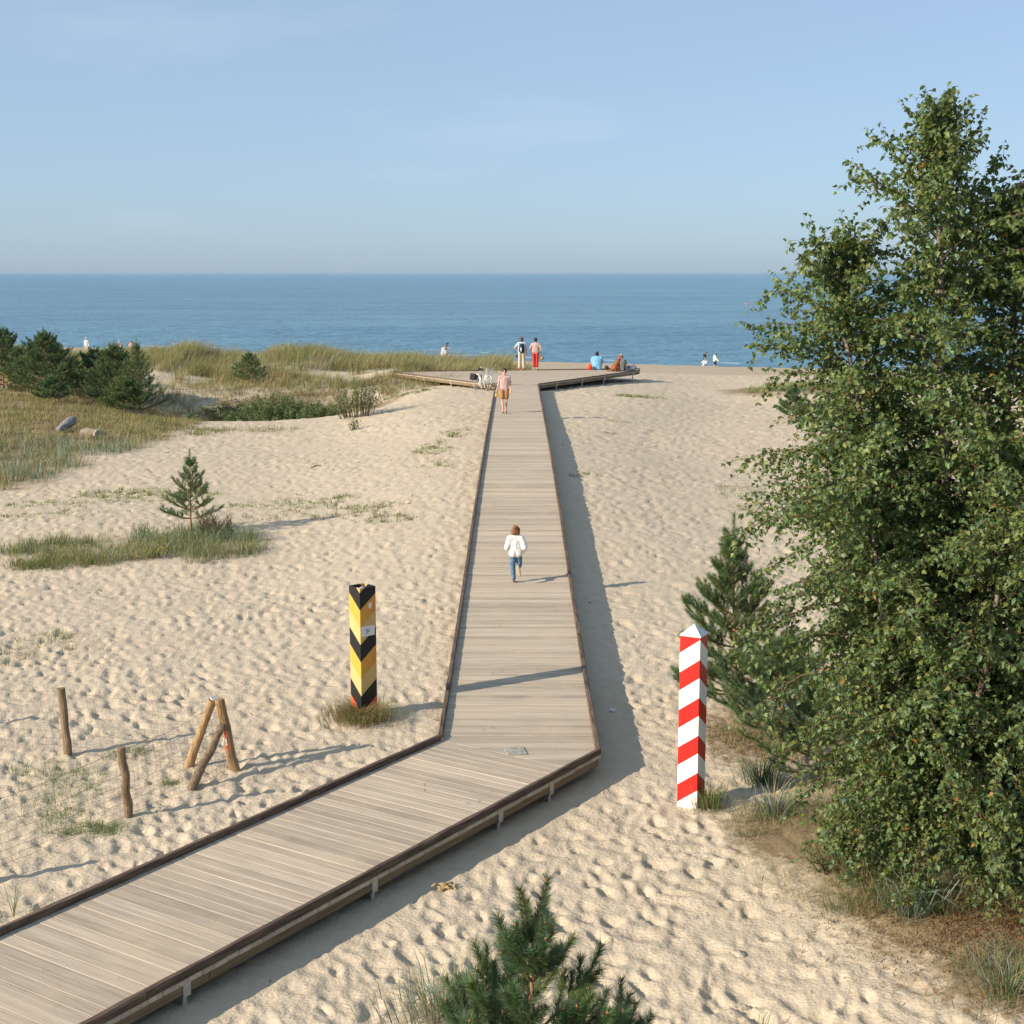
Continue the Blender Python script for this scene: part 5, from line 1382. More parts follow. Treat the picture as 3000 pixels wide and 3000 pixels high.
for x, y, ln, az, lab in ((-2.75, 24.5, 0.35, 0.2, 'thin brown stick on the sand behind the yellow and black post'), (-9.3, 22.7, 0.5, 0.1, 'brown wooden stick on the sand at the left edge'), (-6.15, 14.75, 0.2, -0.7, 'short dark stick behind the wire fence'), (-6.3, 45.5, 0.55, 1.1, 'pale stick standing out of the sand beyond the lone pine')):
    mb = MB(); z = float(ground(x, y, True)) + 0.02
    mb.tube([(0, 0, 0), (ln * .5 * math.cos(az), ln * .5 * math.sin(az), 0.03), (ln * math.cos(az), ln * math.sin(az), 0.02)], [0.014, 0.018, 0.008], 6)
    tag(mb.build('stick', M['stick'], smooth=True, loc=(x, y, z)), lab, 'stick', 'sticks on the sand')
# bits of twig, shell and bark too small to count
mb = MB(); r = np.random.default_rng(12); n = 520
x = r.uniform(-12, 9, n); y = 10.5 + 45 * r.uniform(0, 1, n) ** 1.6; k = (np.abs(lateral(x, y)) > 1.2); x = x[k]; y = y[k]; n = len(x)
z = ground(x, y, True) + 0.006
blades(mb, np.stack([x, y, z], 1), r.uniform(0.02, 0.05, n) * (1 + y / 40), r.uniform(0, 6.28, n), np.full(n, 1.4), 0.006 + 0.0004 * y, palette(r, n, [RUST * 0.6, STRAW * 0.7, np.array([.05, .04, .03])], [3, 3, 2], 0.3), r)
stuff(mb, 'sand_debris', 'tiny bits of twig and bark scattered on the sand', 'debris')
mb = MB(); r = np.random.default_rng(14); n = 70
x = r.uniform(-5, 1, n); y = r.uniform(11, 17.5, n); lt = lateral(x, y); k = (np.abs(lt) < 0.85); x = x[k]; y = y[k]; n = len(x)
blades(mb, np.stack([x, y, np.full(n, 0.006)], 1), r.uniform(0.012, 0.03, n), r.uniform(0, 6.28, n), np.full(n, 1.2), np.full(n, 0.008), palette(r, n, [OLIVE * .6, RUST * 0.5], [2, 2], 0.3), r)
stuff(mb, 'deck_crumbs', 'tiny plant crumbs lying on the near boards', 'debris')
# buoy
mb = MB(); mb.tube([(0, 0, -0.5), (0, 0, 0.1), (0, 0, 0.25), (0, 0, 0.55)], [0.2, 0.24, 0.18, 0.05], 10)
tag(mb.build('buoy', M['orange'], smooth=True, loc=(70, 441, SEA_Z)), 'tiny orange buoy far out on the sea left of the birch', 'buoy')

# ------------------------------------------------------------------ people and dog
def vox(prims, voxel, smooth_it=3):
    mb = MB()
    for p in prims:
        if p[0] == 'c':
            _, a, b, ra, rb = p[:5]; fl_ = p[5] if len(p) > 5 else 1.0
            a = np.array(a, float); b = np.array(b, float); ax = unit(b - a); pts = []; rad = []
            for s in (-0.98, -0.8, -0.5, 0): pts.append(a + ax * ra * s); rad.append(ra * math.sqrt(1 - s * s))
            for s in (0, 0.5, 0.8, 0.98): pts.append(b + ax * rb * s); rad.append(rb * math.sqrt(1 - s * s))
            k0 = mb.n; mb.tube(pts, rad, 10)
            if fl_ != 1.0:
                v = mb.v[-1]; axis = np.linspace(0, 1, 1); mid = (a + b) / 2
                t = ((v - a) @ (b - a)) / max(1e-6, np.dot(b - a, b - a)); cen = a + t[:, None] * (b - a); v[:, 1] = cen[:, 1] + (v[:, 1] - cen[:, 1]) * fl_
        else:
            mb.ell(p[1], p[2], p[3] if len(p) > 3 else None, nu=14, nv=10)
    me = mb.mesh('tmp', None)
    o = bpy.data.objects.new('tmp', me); COL.objects.link(o)
    m = o.modifiers.new('r', 'REMESH'); m.mode = 'VOXEL'; m.voxel_size = voxel; m.use_smooth_shade = True
    s = o.modifiers.new('s', 'SMOOTH'); s.factor = 0.5; s.iterations = smooth_it
    dg = bpy.context.evaluated_depsgraph_get()
    out = bpy.data.meshes.new_from_object(o.evaluated_get(dg))
    bpy.data.objects.remove(o); bpy.data.meshes.remove(me)
    return out
def vpart(name, prims, voxel, m, root, it=3):
    me = vox(prims, voxel, it); me.name = name; me.materials.clear(); me.materials.append(M[m]); return link(name, me, root)
BASE = dict(pelvis=(0, 0, .95), hipL=(-.085, 0, .92), hipR=(.085, 0, .92), kneeL=(-.10, .02, .50), kneeR=(.10, .02, .50), ankL=(-.10, -.02, .085), ankR=(.10, -.02, .085), toeL=(-.11, .14, .035), toeR=(.11, .14, .035),
            chest=(0, 0, 1.27), neck=(0, -.01, 1.43), head=(0, .025, 1.585), shL=(-.165, 0, 1.385), shR=(.165, 0, 1.385), elL=(-.22, -.02, 1.11), elR=(.22, -.02, 1.11), wrL=(-.24, .05, .87), wrR=(.24, .05, .87))
def person(label, loc, rz, height, pose, top, bottom, shoes, hair, sleeve='short', legs='long', voxel=0.014, hairlen='short', belly=0.0, group=None, build=1.0, hat=None, bareback=False, headscale=1.0, loose=0.0):
    k = height / 1.70
    J = {n: np.array(pose.get(n, v), float) * k for n, v in BASE.items()}
    root = empty('person', loc, rz); tag(root, label, 'person', group)
    b = build * k
    hd = J['head']; hs = k * headscale
    nk = J['neck']; ch = J['chest']; pv_ = J['pelvis']
    up = unit(ch - pv_); sd = unit(J['shR'] - J['shL']); hsd = unit(J['hipR'] - J['hipL'])
    B = [('c', nk, hd - np.array([0, .02, .05]) * hs, .052 * b, .05 * b), ('e', hd, np.array([.074, .092, .115]) * hs), ('e', hd + np.array([0, .03, -.06]) * hs, np.array([.055, .06, .055]) * hs),
         ('e', hd + np.array([0, .10, -.015]) * hs, np.array([.014, .02, .024]) * hs), ('e', hd + np.array([-.077, 0, -.01]) * hs, np.array([.012, .02, .03]) * hs), ('e', hd + np.array([.077, 0, -.01]) * hs, np.array([.012, .02, .03]) * hs)]
    torso = []
    for s in (-1, 1):
        torso += [('c', ch + sd * s * .075 * b + up * .04 * b, pv_ + hsd * s * .065 * b + up * .03 * b, .105 * b, .098 * b, 0.85), ('c', nk - up * .03 * b, (J['shR'] if s > 0 else J['shL']) - np.array([0, 0, .01]), .06 * b, .058 * b)]
    torso += [('c', ch + up * .05 * b, pv_ + up * .04 * b, .118 * b, .105 * b, 0.85)]
    if belly: torso += [('e', (ch * 0.35 + pv_ * 0.65) + np.array([0, .05 * b, 0]), np.array([.155, .14, .17]) * b * (1 + belly))]
    B += torso
    for S in 'LR':
        B += [('c', J['sh' + S], J['el' + S], .050 * b, .040 * b), ('c', J['el' + S], J['wr' + S], .040 * b, .026 * b)]
        B += [('c', J['hip' + S], J['knee' + S], .088 * b, .056 * b), ('c', J['knee' + S] * .72 + J['ank' + S] * .28, J['knee' + S], .056 * b, .05 * b), ('c', J['knee' + S] * .7 + J['ank' + S] * .3, J['ank' + S], .052 * b, .034 * b), ('c', J['ank' + S] - np.array([0, 0, .03]) * k, J['toe' + S], .036 * b, .026 * b)]
        # hand: palm plus five separate fingers
        d = unit(J['wr' + S] - J['el' + S]); q = J['wr' + S]; pl = q + d * .055 * k
        sv = unit(np.cross(d, np.array([1.0, 0, 0.05]))); nv_ = np.cross(sv, d)
        B += [('c', q, pl + d * .02 * k, .026 * k, .030 * k)]
        for fi in range(4):
            o_ = (fi - 1.5) * .017 * k; f0 = pl + d * .025 * k + sv * o_; f1 = f0 + (d * .045 + nv_ * .012 * (1 if S == 'L' else -1)) * k * (1, 1.12, 1.05, .82)[fi]
            B += [('c', f0, f1, .0095 * k, .0075 * k)]
        B += [('c', q + d * .025 * k + sv * .022 * k, q + d * .06 * k + sv * .052 * k, .012 * k, .009 * k)]
    body = vpart('body', B, voxel * 0.8, 'skin', root, 2)
    # clothes
    g = (.018 + loose) * k
    T = [('c', p[1], p[2], p[3] + g, p[4] + g * 1.2, *(p[5:])) if p[0] == 'c' else ('e', p[1], p[2] + g) for p in torso]
    for s in (-1, 1): T.append(('c', pv_ + hsd * s * .06 * b + up * .06 * b, pv_ + hsd * s * .07 * b - up * .03 * b, .105 * b + g, .105 * b + g, 0.9))
    if not bareback:
        for S in 'LR':
            e = J['el' + S]; w_ = J['wr' + S]; s0 = J['sh' + S]
            if sleeve == 'short': T.append(('c', s0, s0 * .4 + e * .6, .058 * b + g * .6, .054 * b + g * .8))
            elif sleeve == 'long': T += [('c', s0, e, .060 * b + g, .052 * b + g), ('c', e, w_, .050 * b + g, .040 * b + g)]
        vpart('shirt', T, voxel, top, root)
    g2 = .014 * k
    P_ = []
    for s, S in ((-1, 'L'), (1, 'R')):
        h_ = J['hip' + S]; kn = J['knee' + S]; an = J['ank' + S]
        P_ += [('c', pv_ + hsd * s * .05 * b + up * .02 * b, h_, .10 * b + g2, .095 * b + g2)]
        if legs == 'long': P_ += [('c', h_, kn, .094 * b + g2, .066 * b + g2), ('c', kn, an + (kn - an) * .08, .066 * b + g2, .052 * b + g2)]
        elif legs == 'crop': P_ += [('c', h_, kn, .094 * b + g2, .066 * b + g2), ('c', kn, an + (kn - an) * .28, .066 * b + g2, .062 * b + g2)]
        elif legs == 'short': P_ += [('c', h_, h_ * .28 + kn * .72, .096 * b + g2, .088 * b + g2 * 1.6)]
    vpart('trousers' if legs != 'short' else 'shorts', P_, voxel, bottom, root)
    if shoes:
        for S in 'LR':
            an = J['ank' + S]; to = J['toe' + S]
            vpart('shoe', [('c', an - np.array([0, 0.01, .04]) * k, to, .040 * b, .034 * b), ('c', an - np.array([0, 0.03, .05]) * k, an - np.array([0, .01, .035]) * k, .036 * b, .036 * b)], voxel * 0.8, shoes, root)
    Hh = [('e', hd + np.array([0, -.018, .028]) * hs, np.array([.086, .098, .105]) * hs), ('e', hd + np.array([0, -.045, -.01]) * hs, np.array([.08, .07, .09]) * hs)]
    if hairlen == 'bob': Hh += [('e', hd + np.array([0, -.04, -.045]) * hs, np.array([.092, .075, .085]) * hs)]
    if hairlen == 'child': Hh = [('e', hd + np.array([0, -.018, .03]) * hs, np.array([.092, .104, .11]) * hs), ('e', hd + np.array([-.03, -.05, -.035]) * hs, np.array([.085, .07, .075]) * hs), ('e', hd + np.array([.035, -.045, -.035]) * hs, np.array([.075, .07, .08]) * hs), ('e', hd + np.array([-.085, -.02, -.03]) * hs, np.array([.035, .04, .045]) * hs)]
    rh = np.random.default_rng(int(height * 1000))
    for _ in range(26):
        a_ = rh.uniform(0, 6.28); e_ = rh.uniform(-0.5, 1.3); dv = np.array([math.cos(a_) * math.cos(e_), math.sin(a_) * math.cos(e_), math.sin(e_)])
        if dv[1] > 0.35 and dv[2] < 0.75: continue
        Hh.append(('e', hd + (np.array([0, -.02, .02]) + dv * np.array([.084, .095, .10])) * hs, np.array([.026, .026, .03]) * hs * rh.uniform(0.7, 1.3)))
    vpart('hair', Hh, voxel * 0.8, hair, root, 1)
    if hat: vpart('cap', [('e', hd + np.array([0, 0, .055]) * hs, np.array([.095, .105, .075]) * hs), ('e', hd + np.array([0, .10, .04]) * hs, np.array([.07, .07, .015]) * hs)], voxel * 0.8, hat, root)
    for s in (-1, 1):
        e_ = MB(); e_.ell(hd + np.array([s * .03, .083, .012]) * hs, np.array([.012, .008, .008]) * hs, nu=6, nv=4); e_.build('eye', M['hair_dark'], root)
    return root, J, k

DZ = 0.712
# running child on the boards
cz = float(deckz(26.7))
child = dict(pelvis=(0, .02, .93), hipL=(-.09, .02, .90), hipR=(.09, .02, .90), kneeL=(-.09, .04, .47), ankL=(-.055, .03, .10), toeL=(-.05, .17, .045),
             kneeR=(.12, .10, .53), ankR=(.055, -.24, .50), toeR=(.085, -.30, .30), chest=(0, .06, 1.22), neck=(0, .06, 1.40), head=(0, .09, 1.56), shL=(-.17, .05, 1.34), shR=(.17, .05, 1.34),
             elL=(-.26, .0, 1.07), wrL=(-.15, .20, 1.02), elR=(.26, -.04, 1.08), wrR=(.21, .14, .93))
rt, J, k = person('child in white jumper and jeans running away along the boardwalk', (0.07, 26.7, cz), R(4), 1.06, child, 'white_cloth', 'denim', 'shoe_brown', 'hair_light', 'long', 'long', 0.011, 'child', headscale=1.22, build=1.03, loose=0.022)
a_, t_ = J['ankR'], J['toeR']
so = unit(t_ - a_); mbx = MB(); nrm_ = unit(np.cross(so, np.array([1.0, 0, 0])))
nrm_ = -nrm_ if nrm_[1] > 0 else nrm_
rot = np.stack([np.array([1.0, 0, 0]), so, nrm_], 1)
mbx.ell((a_ + t_) / 2 + nrm_ * 0.020 - so * 0.005, (0.037, 0.115, 0.012), rot, nu=12, nv=6); mbx.build('shoe_sole', M['sole'], rt, smooth=True)
mbx = MB()
for x_, z_ in ((-.055, .605), (.03, .595), (.065, .595)): mbx.ell((x_ * 1.0, -.085, z_ * .93), (.014, .008, .008), nu=6, nv=4)
mbx.build('pocket_rivets', M['paper'], rt)

# woman walking towards the viewer
wz = float(deckz(54.8))
walkw = dict(kneeL=(-.07, .05, .50), ankL=(-.06, -.06, .10), toeL=(-.07, .07, .04), kneeR=(.09, .09, .50), ankR=(.05, .16, .09), toeR=(.06, .30, .05), elL=(-.22, -.04, 1.12), wrL=(-.235, .06, .88), elR=(.23, -.04, 1.12), wrR=(.30, .05, .90))
rt, J, k = person('woman in pink top and tan shorts walking towards us on boardwalk', (-0.28, 54.8, wz), R(180), 1.66, walkw, 'pink_cloth', 'tan_cloth', 'black_cloth', 'hair_dark', 'short', 'short', 0.013, 'short', build=0.82, loose=0.004)
hd = J['head']; mbx = MB()
for s in (-1, 1): mbx.ell(hd + np.array([s * .034, .088, .012]), (.030, .012, .022), nu=10, nv=6)
mbx.tube([hd + np.array([-.072, .04, .02]), hd + np.array([-.03, .093, .02]), hd + np.array([.03, .093, .02]), hd + np.array([.072, .04, .02])], .005, 5); mbx.build('sunglasses', M['lens_red'], rt, smooth=True)
# yellow leaves she carries
hx = Matrix.Rotation(R(180), 3, 'Z') @ Vector(J['wrR'])
mb = MB(); r = np.random.default_rng(5)
for kx in range(6):
    a = r.uniform(0, 6.28); e_ = np.array([math.cos(a) * .07, math.sin(a) * .05, -0.16 - r.uniform(0, .08)])
    mb.tube([(0, 0, 0), e_ * .5, e_], [.006, .022, .004], 5)
tag(mb.build('leaf_bunch', M['yellow'], loc=(-0.28 + hx.x, 54.8 + hx.y, wz + hx.z - 0.07)), 'yellow leaves hanging from the walking woman\'s hand', 'leaves')

# the two standing at the gap in the far kerb, seen from behind
akimbo = dict(elL=(-.36, -.05, 1.15), wrL=(-.19, .02, .98), elR=(.25, -.02, 1.10), wrR=(.27, .06, .86), ankL=(-.12, -.02, .085), ankR=(.12, -.02, .085), toeL=(-.15, .13, .035), toeR=(.15, .13, .035))
rt, J, k = person('person in beige trousers with dark backpack standing at platform edge', (0.52, 79.35, DZ), R(0), 1.74, akimbo, 'pale_blue_cloth', 'beige_cloth', 'red_cloth', 'hair_brown', 'short', 'long', 0.016, 'bob', build=1.08)
px_, py_, pz_ = 0.52, 79.35, DZ
bp = empty('backpack', (px_, py_ - 0.20, pz_ + 0.98)); tag(bp, 'dark rucksack with white panel on the back of standing person', 'backpack')
vpart('bag', [('c', (0, 0, .04), (0, 0, .36), .115, .10, .8), ('c', (-.08, 0, .06), (-.06, 0, .34), .09, .07, .8), ('c', (.08, 0, .06), (.06, 0, .34), .09, .07, .8), ('c', (0, -.07, .06), (0, -.07, .2), .08, .07)], 0.016, 'navy', bp)
mbx = MB(); mbx.ell((-0.03, -0.135, .13), (.04, .02, .12), nu=8, nv=6); mbx.build('white_panel', M['white_cloth'], bp, smooth=True)
for s in (-1, 1):
    mbx = MB(); mbx.tube([(s * .09, .02, .34), (s * .11, .14, .46), (s * .13, .30, .38), (s * .14, .30, .2)], .022, 6); mbx.build('strap', M['navy'], bp, smooth=True)
cb = MB(); cb.box((0, 0, 0), (.10, .08, .13)); cb.tube([(0, 0, .06), (.03, .06, .25), (.06, .08, .4)], .012, 5); tag(cb.build('camera_bag', M['black_cloth'], loc=(px_ - .25, py_ + 0.02, pz_ + .72)), 'small black pouch hanging at the hip of rucksack wearer', 'bag')
ak2 = dict(elL=(-.31, -.07, 1.12), wrL=(-.19, .02, .97), elR=(.33, -.05, 1.14), wrR=(.24, .06, .96), ankL=(-.07, -.02, .085), ankR=(.08, -.02, .085), toeL=(-.08, .13, .035), toeR=(.10, .13, .035), kneeL=(-.085, .02, .5), kneeR=(.09, .02, .5))
rt, J, k = person('person in pink shirt and red trousers standing at platform edge', (1.27, 79.35, DZ), R(-3), 1.70, ak2, 'pink_cloth', 'red_cloth', 'sole', 'hair_dark', 'short', 'crop', 0.016, 'short')
bk = empty('basket_bag', (1.27 + 0.33, 79.40, DZ + 0.50)); tag(bk, 'woven straw bag hanging from the arm of red-trousered person', 'bag')
vpart('bag', [('e', (0, 0, .12), (.12, .08, .13)), ('c', (-.07, 0, .2), (.07, 0, .2), .05, .05)], 0.014, 'straw', bk)
mbx = MB(); mbx.tube([(-.07, 0, .22), (-.05, 0, .36), (0.0, 0, .42), (.05, 0, .36), (.07, 0, .22)], .010, 5); mbx.build('handle', M['straw'], bk, smooth=True)

# sitting on the right wing
sit = dict(pelvis=(0, 0, .13), hipL=(-.10, .04, .11), hipR=(.10, .04, .11), kneeL=(-.14, .42, .16), kneeR=(.14, .42, .16), ankL=(-.13, .46, -.22), ankR=(.13, .46, -.22), toeL=(-.13, .62, -.27), toeR=(.13, .62, -.27),
           chest=(0, .04, .47), neck=(0, .08, .64), head=(0, .12, .79), shL=(-.19, .05, .58), shR=(.19, .05, .58), elL=(-.27, .10, .33), wrL=(-.17, .30, .25), elR=(.27, .10, .33), wrR=(.17, .30, .25))
person('heavy person in light blue shirt sitting on the platform edge', (4.60, 79.33, DZ + .01), R(0), 1.78, sit, 'sky_cloth', 'black_cloth', 'black_cloth', 'hair_dark', 'short', 'long', 0.016, 'short', belly=0.10, build=1.20, loose=0.025)
rb = empty('carrier_bag', (4.17, 79.05, DZ)); tag(rb, 'red plastic carrier bag beside the light blue shirt', 'bag')
vpart('bag', [('e', (.02, 0, .14), (.17, .12, .14)), ('c', (-.04, 0, .2), (-.05, 0, .37), .09, .03), ('c', (.06, 0, .18), (.1, 0, .25), .07, .03)], 0.016, 'red_plastic', rb, 1)
bb = empty('black_bag', (5.12, 79.15, DZ)); tag(bb, 'small black bag between the blue shirt and the dog', 'bag')
vpart('bag', [('e', (0, 0, .10), (.13, .09, .10)), ('e', (-.05, 0, .19), (.06, .05, .06)), ('c', (-.06, 0, .2), (.05, 0, .24), .02, .02)], 0.014, 'black_cloth', bb)
wsit = dict(pelvis=(0, 0, .13), hipL=(-.09, .04, .11), hipR=(.09, .04, .11), kneeL=(-.02, .45, .17), kneeR=(.16, .48, .20), ankL=(.10, .85, .09), ankR=(.30, .86, .09), toeL=(.12, .95, .14), toeR=(.34, .95, .2),
            chest=(-.04, -.03, .46), neck=(-.06, .0, .63), head=(-.08, .03, .77), shL=(-.22, -.02, .57), shR=(.14, -.02, .57), elL=(-.30, -.08, .30), wrL=(-.32, -.02, .08), elR=(.28, -.12, .32), wrR=(.33, -.16, .08))
person('grey-haired person in dark grey shirt sitting beside the brown dog', (5.92, 78.55, DZ), R(-28), 1.66, wsit, 'grey_cloth', 'denim', None, 'hair_grey', 'short', 'long', 0.016, 'bob')
rp = empty('rucksack', (6.42, 78.95, DZ)); tag(rp, 'white and red rucksack lying near the right platform tip', 'backpack')
vpart('bag', [('c', (-.16, 0, .10), (.14, 0, .13), .10, .12), ('e', (.05, -.02, .17), (.16, .1, .10))], 0.016, 'white_cloth', rp)
vpart('red_side', [('c', (-.17, .02, .12), (.10, .04, .19), .085, .11)], 0.016, 'red_cloth', rp)
vpart('dark_end', [('e', (.20, .02, .13), (.09, .1, .11))], 0.016, 'navy', rp)

def dog():
    root = empty('dog', (5.50, 78.0, DZ), R(-62)); tag(root, 'brown short-haired dog sitting with its head against the grey-haired person', 'dog')
    # sits facing +y (turned to the right and away); hind quarters on the boards, front legs straight
    B = [('c', (0, -.10, .20), (0, .10, .44), .155, .135), ('e', (0, .13, .45), (.125, .13, .17)), ('c', (0, .17, .52), (0, .27, .74), .092, .075), ('e', (0, .30, .79), (.078, .10, .08)), ('c', (0, .34, .79), (0, .47, .76), .055, .038),
         ('c', (-.075, .31, .84), (-.10, .29, .70), .018, .032), ('c', (.075, .31, .84), (.10, .29, .70), .018, .032)]
    for s in (-1, 1):
        B += [('c', (s * .09, .17, .42), (s * .085, .21, .22), .06, .042), ('c', (s * .085, .21, .22), (s * .085, .22, .04), .040, .034), ('c', (s * .085, .21, .035), (s * .085, .28, .03), .036, .03),
              ('c', (s * .12, -.10, .20), (s * .16, .09, .20), .115, .075), ('c', (s * .16, .09, .19), (s * .15, -.09, .06), .06, .04), ('c', (s * .15, -.10, .04), (s * .15, .10, .035), .04, .033)]
    B += [('c', (0, -.20, .08), (-.10, -.36, .04), .035, .028), ('c', (-.10, -.36, .04), (-.26, -.40, .05), .028, .024), ('c', (-.26, -.40, .05), (-.36, -.30, .11), .024, .014)]
    vpart('body', B, 0.014, 'dog', root, 2)
    mb = MB(); mb.ell((0, .50, .775), (.020, .014, .016), nu=8, nv=5); mb.build('nose', M['black_cloth'], root, smooth=True)
    for s in (-1, 1):
        mb = MB(); mb.ell((s * .045, .385, .825), (.011, .011, .011), nu=6, nv=4); mb.build('eye', M['black_cloth'], root)
    mb = MB(); a = np.linspace(0, 2 * math.pi, 17)
    mb.tube([(math.cos(t) * .096, .215 + math.sin(t) * .085, .63 - math.sin(t) * .04) for t in a], .010, 5, False); mb.build('collar', M['navy'], root, smooth=True)
dog()

# people down on the beach
def bz(x, y): return float(ground(x, y))
stride = dict(kneeL=(-.09, .14, .52), ankL=(-.08, .34, .09), toeL=(-.08, .48, .05), kneeR=(.09, .0, .50), ankR=(.08, -.34, .12), toeR=(.08, -.22, .04), chest=(0, .06, 1.25), neck=(0, .10, 1.41), head=(0, .16, 1.56), elL=(-.23, -.06, 1.10), wrL=(-.24, .10, .90), elR=(.23, .02, 1.10), wrR=(.24, .12, .87))
x, y = 19.05, 145.5
person('person in black top and white trousers striding along the right shore', (x, y, bz(x, y)), R(-90), 1.78, stride, 'black_cloth', 'white_cloth', 'sole', 'hair_light', 'short', 'long', 0.024)
bgs = MB(); bgs.box((0, 0, 0), (.5, .12, .26)); bgs.box((.2, .0, .1), (.16, .1, .14)); tag(bgs.build('beach_bag', M['white_cloth'], loc=(19.0, 145.0, bz(19, 145) + .68)), 'white bag carried by the black-topped walker on the shore', 'bag')
x, y = 20.05, 145.2
person('person in cream top and dark shorts walking ahead on the right shore', (x, y, bz(x, y)), R(-90), 1.66, dict(stride, wrR=(.3, .34, .92), elR=(.26, .14, 1.10)), 'cream_cloth', 'black_cloth', None, 'hair_light', 'long', 'short', 0.024, 'bob', loose=0.03)
x, y = -6.8, 150
person('walker in dark vest and white shorts on shore behind platform', (x, y, bz(x, y)), R(-80), 1.80, dict(stride, wrR=(.34, .45, 1.08), elR=(.28, .2, 1.14), head=(0, .24, 1.53), neck=(0, .16, 1.40)), 'grey_cloth', 'white_cloth', None, 'hair_dark', 'short', 'short', 0.024)
tw = MB(); strip(tw, [(0, 0, 0), (-.05, 0, -.35), (-.14, 0, -.75)], .3); strip(tw, [(0.02, .06, .3), (-.02, .06, 0), (-.12, .06, -.4)], .32); tag(tw.build('towel', M['white_cloth'], loc=(-7.05, 149.8, bz(-7, 150) + .95)), 'white towel hanging from the dark-vested walker', 'towel')
x, y = -42.8, 148
person('person in white cap with straps walking beyond the left dune', (x, y, bz(x, y)), R(170), 1.76, {}, 'pale_blue_cloth', 'beige_cloth', None, 'hair_grey', 'long', 'short', 0.026, hat='white_cloth')
x, y = -19.5, 125
person('bather seen from the chest up behind the dune grass', (x, y, bz(x, y)), R(200), 1.74, dict(elL=(-.40, .05, 1.30), wrL=(-.62, .1, 1.22)), 'white_cloth', 'white_cloth', None, 'hair_brown', 'short', 'short', 0.026)
x, y = -36.0, 139
person('bather in pale clothes half hidden by the thin pine', (x, y, bz(x, y)), R(180), 1.70, {}, 'pink_cloth', 'beige_cloth', None, 'hair_brown', 'short', 'short', 0.028)
x, y = -36.8, 138
person('second bather left of the thin pine stem', (x, y, bz(x, y)), R(150), 1.70, {}, 'pink_cloth', 'white_cloth', None, 'hair_grey', 'short', 'short', 0.028)
x, y = 39.6, 138
person('person in red and white seen through the birch leaves', (x, y, bz(x, y)), R(120), 1.72, stride, 'red_cloth', 'white_cloth', None, 'hair_brown', 'short', 'long', 0.026, hat='white_cloth')

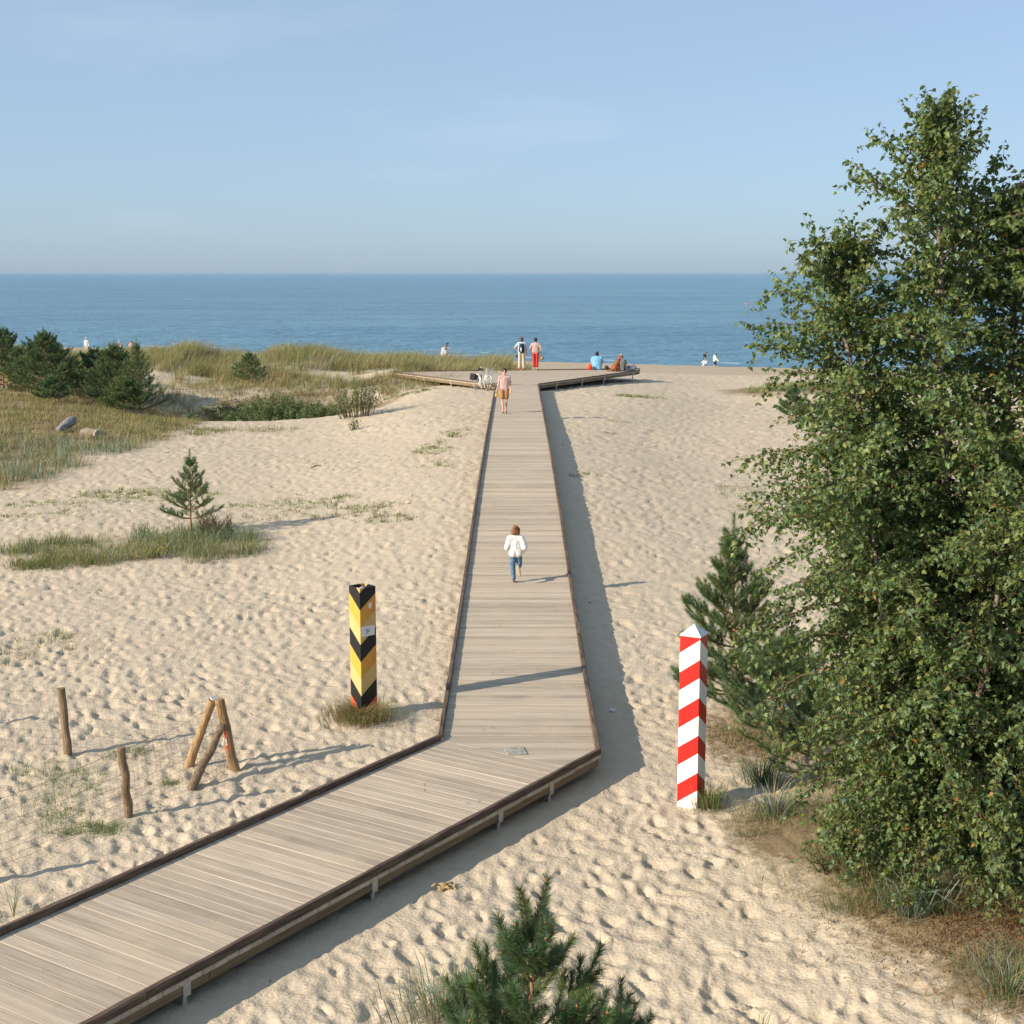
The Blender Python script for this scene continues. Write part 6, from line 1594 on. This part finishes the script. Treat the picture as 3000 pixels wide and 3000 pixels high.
# ------------------------------------------------------------------ bicycle leaning at the left wing
def bicycle():
    e = np.array([5.5, -9.0]); e = e / np.linalg.norm(e)
    rear = np.array([-1.72, 69.00]); rz = math.atan2(e[1], e[0])
    z = float(ground(-1.45, 68.6))
    root = empty('bicycle', (rear[0], rear[1], z), rz); root.rotation_euler = (R(-7), 0, rz)
    tag(root, 'silver city bicycle with basket and black panniers against platform edge', 'bicycle')
    RW = 0.335; WB = 1.08
    for wx in (0, WB):
        mb = MB(); a = np.linspace(0, 2 * math.pi, 33)
        mb.tube([(wx + math.cos(t) * RW, 0, RW + 0.018 + math.sin(t) * RW) for t in a], 0.019, 6, False); wh = mb.build('wheel', M['black_rubber'], root, smooth=True)
        mb = MB(); mb.tube([(wx + math.cos(t) * (RW - .025), 0, RW + .018 + math.sin(t) * (RW - .025)) for t in a], 0.012, 6, False); mb.build('rim', M['silver'], wh, smooth=True)
        mb = MB()
        for kx in range(14):
            t = kx * 2 * math.pi / 14; mb.tube([(wx, (-.02 if kx % 2 else .02), RW + .018), (wx + math.cos(t) * (RW - .03), 0, RW + .018 + math.sin(t) * (RW - .03))], .0025, 3, False)
        mb.tube([(wx, -.05, RW + .018), (wx, .05, RW + .018)], .022, 8); o = mb.build('spokes', M['silver'], wh); o['kind'] = 'stuff'
        mb = MB(); aa = np.linspace(R(-10), R(150), 12) if wx == 0 else np.linspace(R(30), R(190), 12)
        mb.tube([(wx + math.cos(t) * (RW + .04), 0, RW + .018 + math.sin(t) * (RW + .04)) for t in aa], .020, 5); mb.build('mudguard', M['white_paint'], root, smooth=True)
    def tb(nm, pts, r_, m='silver'):
        mb = MB(); mb.tube(pts, r_, 8); return mb.build(nm, M[m], root, smooth=True)
    bbk = (.44, 0, .28); hdt = (.86, 0, .86); hdb = (.91, 0, .68); seat = (.27, 0, .80)
    tb('down_tube', [bbk, (.62, 0, .40), hdb], .024); tb('seat_tube', [bbk, seat], .018); tb('top_tube', [(.36, 0, .52), (.64, 0, .55), (.88, 0, .76)], .018)
    tb('seat_post', [seat, (.245, 0, .93)], .013)
    for s in (-1, 1): tb('stay', [(0, s * .06, .353), bbk], .010); tb('stay', [(0, s * .06, .353), (.30, 0, .68)], .009); tb('fork_blade', [hdb, (.97, s * .05, .55), (WB, s * .055, .353)], .013)
    tb('head_tube', [hdb, hdt], .022); tb('stem', [hdt, (.84, 0, 1.04)], .014)
    tb('handlebar', [(.66, -.30, 1.05), (.78, -.26, 1.08), (.86, -.10, 1.06), (.86, .10, 1.06), (.78, .26, 1.08), (.66, .30, 1.05)], .012)
    for s in (-1, 1): tb('grip', [(.70, s * .295, 1.055), (.60, s * .31, 1.045)], .017, 'black_rubber')
    vpart('saddle', [('c', (.16, 0, .96), (.34, 0, .97), .075, .035, 1.2), ('e', (.17, 0, .955), (.08, .10, .035))], .012, 'black_rubber', root)
    mb = MB(); mb.tube([(.44, -.06, .28), (.44, -.045, .28)], .10, 18); mb.build('chainring', M['silver'], root)
    for s, a in ((-1, -1.9), (1, 1.2)):
        q = (.44 + .16 * math.cos(a), s * .09, .28 + .16 * math.sin(a)); tb('crank', [(.44, s * .08, .28), q], .011); mb = MB(); mb.box((q[0], q[1] + s * .06, q[2]), (.09, .10, .025)); mb.build('pedal', M['black_rubber'], root)
    tb('rack', [(-.32, 0, .72), (.18, 0, .73)], .012); tb('rack_stay', [(0, -.06, .353), (-.15, -.07, .72)], .008); tb('rack_stay', [(0, .06, .353), (-.15, .07, .72)], .008)
    for s in (-1, 1): vpart('pannier', [('c', (-.27, s * .15, .68), (.08, s * .15, .68), .065, .065), ('c', (-.24, s * .16, .50), (.05, s * .16, .50), .075, .075), ('c', (-.26, s * .155, .60), (.07, s * .155, .60), .07, .07)], .016, 'black_cloth', root)
    mb = MB()
    for i in range(8):      # wire basket
        f = i / 7
        for (yy) in (-1, 1): mb.tube([(.95 + f * .22, yy * .12, .72), (.92 + f * .30, yy * .17, 1.02)], .005, 3, False)
        mb.tube([(.95, -.12 + f * .24, .72), (.92, -.17 + f * .34, 1.02)], .005, 3, False); mb.tube([(1.17, -.12 + f * .24, .72), (1.22, -.17 + f * .34, 1.02)], .005, 3, False)
        mb.tube([(.95 + f * .22, -.12, .72), (.95 + f * .22, .12, .72)], .005, 3, False)
        h = .72 + f * .3; q = .12 + f * .05; x0 = .95 - f * .03; x1 = 1.17 + f * .05
        mb.tube([(x0, -q, h), (x1, -q, h), (x1, q, h), (x0, q, h), (x0, -q, h)], .005, 3, False)
    o = mb.build('basket', M['silver'], root); o['kind'] = 'stuff'
    mb = MB(); mb.ell((.985, 0, .70), (.05, .05, .05), nu=10, nv=6); mb.build('headlamp', M['white_paint'], root, smooth=True)
bicycle()

# ------------------------------------------------------------------ sea haze: one box of even, very thin air round everything
def haze():
    mb = MB(); mb.box((0, 34000, 0.9), (150000, 72000, 18.2))
    m = bpy.data.materials.new('haze'); m.use_nodes = True
    N, L = nodes_of(m)
    for n in list(N): N.remove(n)
    o_ = N.new('ShaderNodeOutputMaterial'); v_ = N.new('ShaderNodeVolumePrincipled')
    v_.inputs['Color'].default_value = (0.42, 0.60, 0.78, 1); v_.inputs['Density'].default_value = 6e-5
    L.new(v_.outputs[0], o_.inputs['Volume'])
    tag(mb.build('haze', m), 'thin sea haze', 'haze', kind='stuff')
haze()
